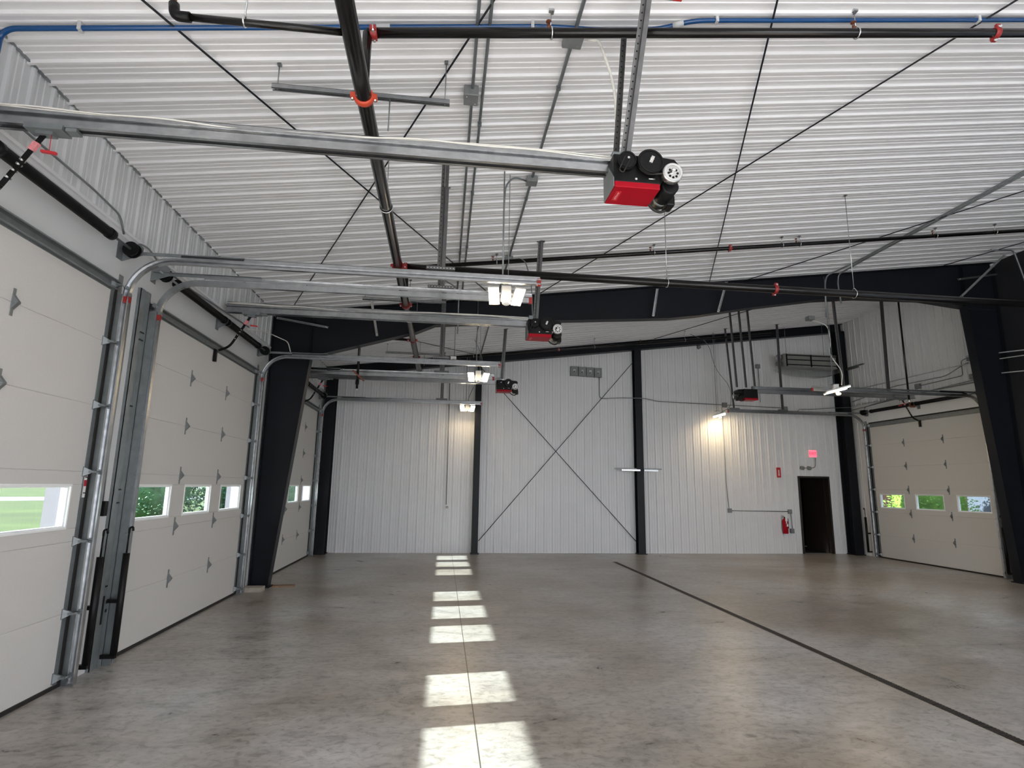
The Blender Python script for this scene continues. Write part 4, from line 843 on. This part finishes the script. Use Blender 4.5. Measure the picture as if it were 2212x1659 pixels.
# plastic-wrapped unit heater
t = thing('unit_heater', 'tubular heater wrapped in clear plastic, high at the right end of the end wall', 'heater', (10.55, 15.18, 5.50))
MB().box((-0.80, -0.16, -0.20), (0.86, 0.20, 0.20)).build('casing', 'hcase', t, bevel=0.015)
mb = MB()
for z in (-0.13, 0.02, 0.15): mb.box((-0.72, -0.185, z - 0.012), (0.84, -0.165, z + 0.012))
for x in (-0.74, 0.02, 0.83): mb.box((x - 0.016, -0.186, -0.18), (x + 0.016, -0.164, 0.18))
mb.build('guard_grille', 'black', t)
MB().cyl((-0.92, 0.0, 0.10), (-0.80, 0.0, 0.10), 0.085, 18).ball((-0.92, 0, 0.10), 0.085, (0.6, 1, 1)).build('fan_motor', 'silver', t); MB().cyl((-0.95, 0.0, -0.08), (-0.82, 0.0, -0.08), 0.07, 16).build('gas_valve', 'greybox', t)
n = 14; mb = MB(); rows = []
for j in range(8):
    v = j / 7; row = []
    for i in range(n + 1):
        u = i / n; x = -0.95 + 1.9 * u; zz = -0.20 - 0.26 * math.sin(math.pi * v) * (0.5 + 0.6 * math.sin(math.pi * u)) + 0.015 * math.sin(11 * u + 5 * v); y = -0.20 + 0.42 * v + 0.02 * math.sin(9 * u + 3 * v); row.append(mb.bm.verts.new((x, y, zz)))
    rows.append(row)
for a, b in zip(rows, rows[1:]):
    for i in range(n): mb.bm.faces.new((a[i], a[i + 1], b[i + 1], b[i])).smooth = True
mb.build('plastic_wrap', 'plasticwrap', t)
for x in (-0.6, 0.6): MB().cyl((x, 0.05, 0.2), (x, 0.05, ceil_z(10.55 + x) - 5.5), 0.006, 6).build('hanger_rod', 'galvdull', t)
conduit('thin grey conduit from a small dark box down the end wall beside the heater', [(9.24, yw - 0.03, 5.38), (9.24, yw - 0.03, 4.32)], 0.009); jbox('small dark box on the end wall left of the wrapped heater', (9.22, yw - 0.04, 5.40), (0.13, 0.07, 0.12))
t = thing('loudspeaker', 'tiny grey alarm horn on the end wall just under the sloping beam', 'alarm horn', (7.40, yw - 0.05, 5.90)); MB().cyl((0, 0.05, 0), (0, -0.04, 0), 0.05, 14).build('horn', 'greybox', t); MB().box((-0.05, 0.03, 0.03), (0.05, 0.05, 0.09)).build('bracket', 'silver', t)
# exit sign
t = thing('exit_sign', 'glowing red exit sign above the dark personnel door', 'exit sign', (10.745, yw - 0.03, 2.84))
MB().box((-0.17, -0.02, -0.115), (0.15, 0.03, 0.115)).build('housing', 'white', t, bevel=0.006)
fc = MB().box((-0.10, -0.026, -0.10), (0.135, -0.021, 0.10)).build('lit_face', 'exit', t)
text_mesh('letters', 'EXIT', 0.115, 'exitl', fc, Matrix.Translation((0.018, -0.028, 0.0)) @ Matrix.Rotation(math.pi / 2, 4, 'X'), 0.0015)
# emergency light pair with a curved pipe
t = thing('emergency_light', 'two grey lamp heads on a small bar between exit sign and dark door', 'emergency light', (10.52, yw - 0.04, 2.42))
for x in (-0.13, 0.09): MB().cyl((x, 0.02, 0), (x, -0.06, -0.01), 0.055, 16).build('lamp', 'greybox', t)
MB().tube(fillet([(-0.10, 0, 0), (0.14, 0, 0), (0.30, 0, 0.02), (0.32, 0, 0.30)], 0.08), 0.011, 8).build('arm', 'greybox', t)
# extinguisher + sign
t = thing('fire_extinguisher', 'red fire extinguisher hanging on the end wall left of the dark door', 'fire extinguisher', (9.72, yw - 0.09, 0.56))
MB().tube([(0, 0, 0), (0, 0, 0.012), (0, 0, 0.36), (0, 0, 0.40), (0, 0, 0.425)], [0.066, 0.073, 0.073, 0.055, 0.024], 20).build('cylinder', 'red', t)
MB().cyl((0, 0, 0.42), (0, 0, 0.46), 0.02, 12).bar((0, 0, 0.455), (-0.09, 0, 0.50), 0.02, 0.008).bar((0, 0, 0.45), (-0.10, 0, 0.455), 0.018, 0.008).build('valve_handle', 'black', t)
MB().tube(fillet([(0.02, 0, 0.44), (0.085, -0.02, 0.42), (0.085, -0.02, 0.15)], 0.05), 0.011, 8).build('hose', 'rubber', t)
MB().box((-0.04, -0.09, 0.35), (0.03, -0.084, 0.50)).box((-0.02, -0.088, 0.28), (0.01, -0.082, 0.35)).build('paper_tag', 'tagwhite', t)
MB().box((0.0, -0.079, 0.20), (0.045, -0.074, 0.27)).build('label_patch', 'tagwhite', t); MB().box((-0.03, 0.06, 0.1), (0.03, 0.09, 0.35)).build('wall_bracket', 'black', t)
t = thing('extinguisher_sign', 'small red sign with a white arrow on the end wall above the fire extinguisher', 'sign', (9.68, yw, 2.275))
MB().box((-0.06, -0.02, -0.145), (0.06, -0.001, 0.145)).build('plate', 'redp', t)
MB().box((-0.014, -0.023, -0.06), (0.014, -0.020, 0.075)).prism([(-0.03, -0.023, -0.06), (0, -0.023, -0.105), (0.03, -0.023, -0.06)], (0, 0.003, 0)).build('arrow', 'tagwhite', t)
# outlets
conduit('level grey conduit between two outlet boxes on the end wall above the extinguisher', [(8.16, yw - 0.03, 1.18), (9.88, yw - 0.03, 1.17)], 0.012)
jbox('square grey outlet box at the left end of the level conduit', (8.11, yw - 0.03, 1.18), (0.11, 0.06, 0.12)); jbox('square grey outlet box above the extinguisher at the right end of the level conduit', (9.93, yw - 0.03, 1.17), (0.11, 0.06, 0.12))
jbox('lower grey outlet box beside the fire extinguisher', (9.96, yw - 0.03, 0.63), (0.11, 0.06, 0.13)); conduit('short curved grey conduit joining the two boxes right of the extinguisher', [(9.95, yw - 0.03, 1.11), (9.97, yw - 0.03, 0.9), (9.97, yw - 0.03, 0.70)], 0.010)
t = thing('outlet_box', 'pale outlet box on the end wall left of the first column', 'outlet box', (0.14, yw, 1.19)); MB().box((-0.06, -0.05, -0.06), (0.06, 0, 0.06)).build('box', 'white', t, bevel=0.005); MB().box((-0.03, -0.053, -0.035), (-0.005, -0.05, 0.03)).box((0.01, -0.053, -0.035), (0.035, -0.05, 0.03)).build('socket', 'greybox', t)
conduit('thin vertical grey conduit on the end wall rising from the pale outlet box', [(0.12, yw - 0.03, 1.25), (0.10, yw - 0.03, 4.70)], 0.011)
conduit('thin vertical grey conduit on the end wall rising from the left grey outlet box', [(8.09, yw - 0.03, 1.24), (8.05, yw - 0.03, 1.9), (8.03, yw - 0.03, 4.12)], 0.008)
# wall rack at the middle column
t = thing('strut_rack', 'bright strut arm bolted across the middle end wall column', 'strut rack', (5.45, YE - 0.28, 2.26))
MB().box((-0.72, 0.05, 0.02), (0.62, 0.09, 0.05)).build('channel', 'galvdull', t); MB().box((-0.55, -0.02, -0.03), (-0.02, 0.04, 0.015)).build('bright_bar', 'silver', t); MB().box((0.1, 0.0, -0.03), (0.5, 0.04, 0.015)).build('grey_bar', 'galv', t)
t = thing('strut_rack', 'dark strut arm on the right wall near the end corner column', 'strut rack', (XR - 0.03, 15.25, 5.36)); MB().box((-0.04, -0.62, 0.02), (0.0, 0.1, 0.05)).build('channel', 'galvdull', t); MB().box((-0.09, -0.45, -0.04), (-0.04, 0.1, 0.02)).build('grey_bar', 'galvdull', t)

# ------------------------------------------------------------------ floor things
t = thing('trench_drain', 'long narrow rusty trench drain grate in the concrete floor', 'floor drain', (4.20, 0, 0))
MB().box((-0.055, -1.0, 0.0), (-0.047, 13.85, 0.004)).box((0.047, -1.0, 0.0), (0.055, 13.85, 0.004)).build('frame', 'curb', t)
mb = MB().box((-0.047, -1.0, 0.0), (0.047, 13.85, 0.0015))
y = 2.6
while y < 13.8: mb.box((-0.045, y, 0.0015), (0.045, y + 0.014, 0.005)); y += 0.03
mb.build('grate', 'grate', t)
o = MB().box((0, 0, 0), (0.30, 0.22, 0.075)).build('concrete_block', 'curb', loc=(XL + 0.06, 10.06, 0), bevel=0.006); tag(o, 'small pale block on the floor at the foot of the left charcoal column', 'block')
o = MB().box((0, 0, 0), (0.36, 0.16, 0.022)).build('wood_offcut', 'wood', loc=(-2.82, 10.52, 0)); o.rotation_euler = (0, 0, 0.15); tag(o, 'thin brown board lying on the floor beside the left charcoal column', 'wood board')

# ------------------------------------------------------------------ outside
o = MB().box((-160, -80, -0.30), (-11, 160, -0.12)).build('lawn', 'lawn'); o['kind'] = 'stuff'; tag(o, 'sunlit green grass outside the left garage doors', 'grass')
o = MB().box((XR + 0.35, -80, -0.30), (120, 160, -0.12)).build('yard', 'yard'); o['kind'] = 'stuff'; tag(o, 'pale ground outside the right garage door', 'ground')
o = MB().box((-11, -60, -0.25), (XL - 0.35, 40, -0.10)).build('apron', 'curb'); tag(o, 'pale concrete apron along the outside of the left garage doors', 'pavement')
def plank(pts, z, name, m): return MB().prism([(x, y, z) for x, y in pts], (0, 0, 0.01)).build(name, m)
d = Vector((0.743, 0.669, 0)); n_ = Vector((-d.y, d.x, 0)); c0 = Vector((-40.5, 61, 0))
q = [c0 - d * 90 - n_ * 7, c0 + d * 60 - n_ * 7, c0 + d * 60 + n_ * 7, c0 - d * 90 + n_ * 7]
o = plank([(p.x, p.y) for p in q], -0.118, 'road', 'road'); tag(o, 'pale road beyond the grass seen through the nearest door window', 'road')
for y0, y1, lab in ((5.86, 6.12, 'mauve clad post outside between the nearest and middle left doors'), (10.40, 10.72, 'mauve clad post outside at the far edge of the middle left door'), (15.3, 15.6, 'mauve clad post outside beyond the far left door')):
    t = thing('exterior_post', lab, 'post', (XL - 0.45, (y0 + y1) / 2, -0.12)); h = (y1 - y0) / 2
    MB().box((0.0, -h, 0), (0.225, h, 4.4)).build('post_casing', 'pilaster', t); MB().box((0.19, -h - 0.012, 0), (0.229, -h + 0.05, 4.4)).build('corner_trim', 'winframe', t)
def bush(label, c, r, sc, m, n=3200, name='shrub', cat='shrub'):
    t = thing(name, label, cat, c); mb = MB(); rnd = random.Random(int(c[1] * 100))
    for k in range(n):
        th = rnd.uniform(0, 2 * math.pi); ph = math.acos(rnd.uniform(-0.6, 1)); q = Vector((math.sin(ph) * math.cos(th) * sc[0], math.sin(ph) * math.sin(th) * sc[1], math.cos(ph) * sc[2])) * r * rnd.uniform(0.75, 1.06)
        q.z += r * sc[2] * 0.72; s = r * rnd.uniform(0.025, 0.05); a = Vector((rnd.uniform(-1, 1), rnd.uniform(-1, 1), rnd.uniform(-0.6, 0.6))).normalized(); b = a.orthogonal().normalized()
        mb.bm.faces.new([mb.bm.verts.new(q + a * s), mb.bm.verts.new(q + b * s * 0.55), mb.bm.verts.new(q - a * s), mb.bm.verts.new(q - b * s * 0.55)])
    f = mb.build('foliage', m, t); f['kind'] = 'stuff'
    MB().tube([(0, 0, 0), (0.02, 0, r * sc[2] * 0.9)], [0.09 * r, 0.04 * r], 8).build('stem', 'wood', t)
    mb = MB(); mb.ball((0, 0, r * sc[2] * 0.84), r * 0.8, sc, 18); core = mb.build('foliage_core', m, t); return t
bush('green shrub outside the first window of the middle left door', (-13.3, 28.5, -0.12), 1.95, (1, 1, 1), 'leafd'); bush('green shrub outside, seen behind the second window of the middle left door', (-10.55, 31.5, -0.1), 1.95, (1, 1, 1), 'leafd'); bush('green shrub outside, seen behind the third window of the middle left door', (-8.3, 28.8, -0.1), 1.7, (1, 1, 1), 'leafd')
bush('bright green shrub outside the middle window of the right wall door', (15.6, 16.9, -0.12), 1.15, (1, 1.1, 1.5), 'leafb', 3200)
t = thing('brick_house', 'brick building outside, seen through the windows of the right door', 'building', (21, 27.0, -0.12)); MB().box((-3, -1.4, 0), (6, 4, 5)).build('brick_wall', 'brick', t); MB().box((-3.2, -1.6, 5), (6.2, 4.2, 5.3)).build('roof', 'siding', t)
t = thing('shed', 'blue grey and pink building outside the near window of the right door', 'building', (19.5, 18.0, -0.12)); MB().box((-1.0, -2.2, 0), (4, 0.4, 3.5)).build('siding_wall', 'siding', t); MB().box((-1.05, -4.6, 0), (4, -2.2, 3.5)).build('brick_wall', 'pinkbrick', t); MB().box((-1.3, -4.9, 3.5), (4.3, 0.7, 3.7)).build('roof', 'siding', t)
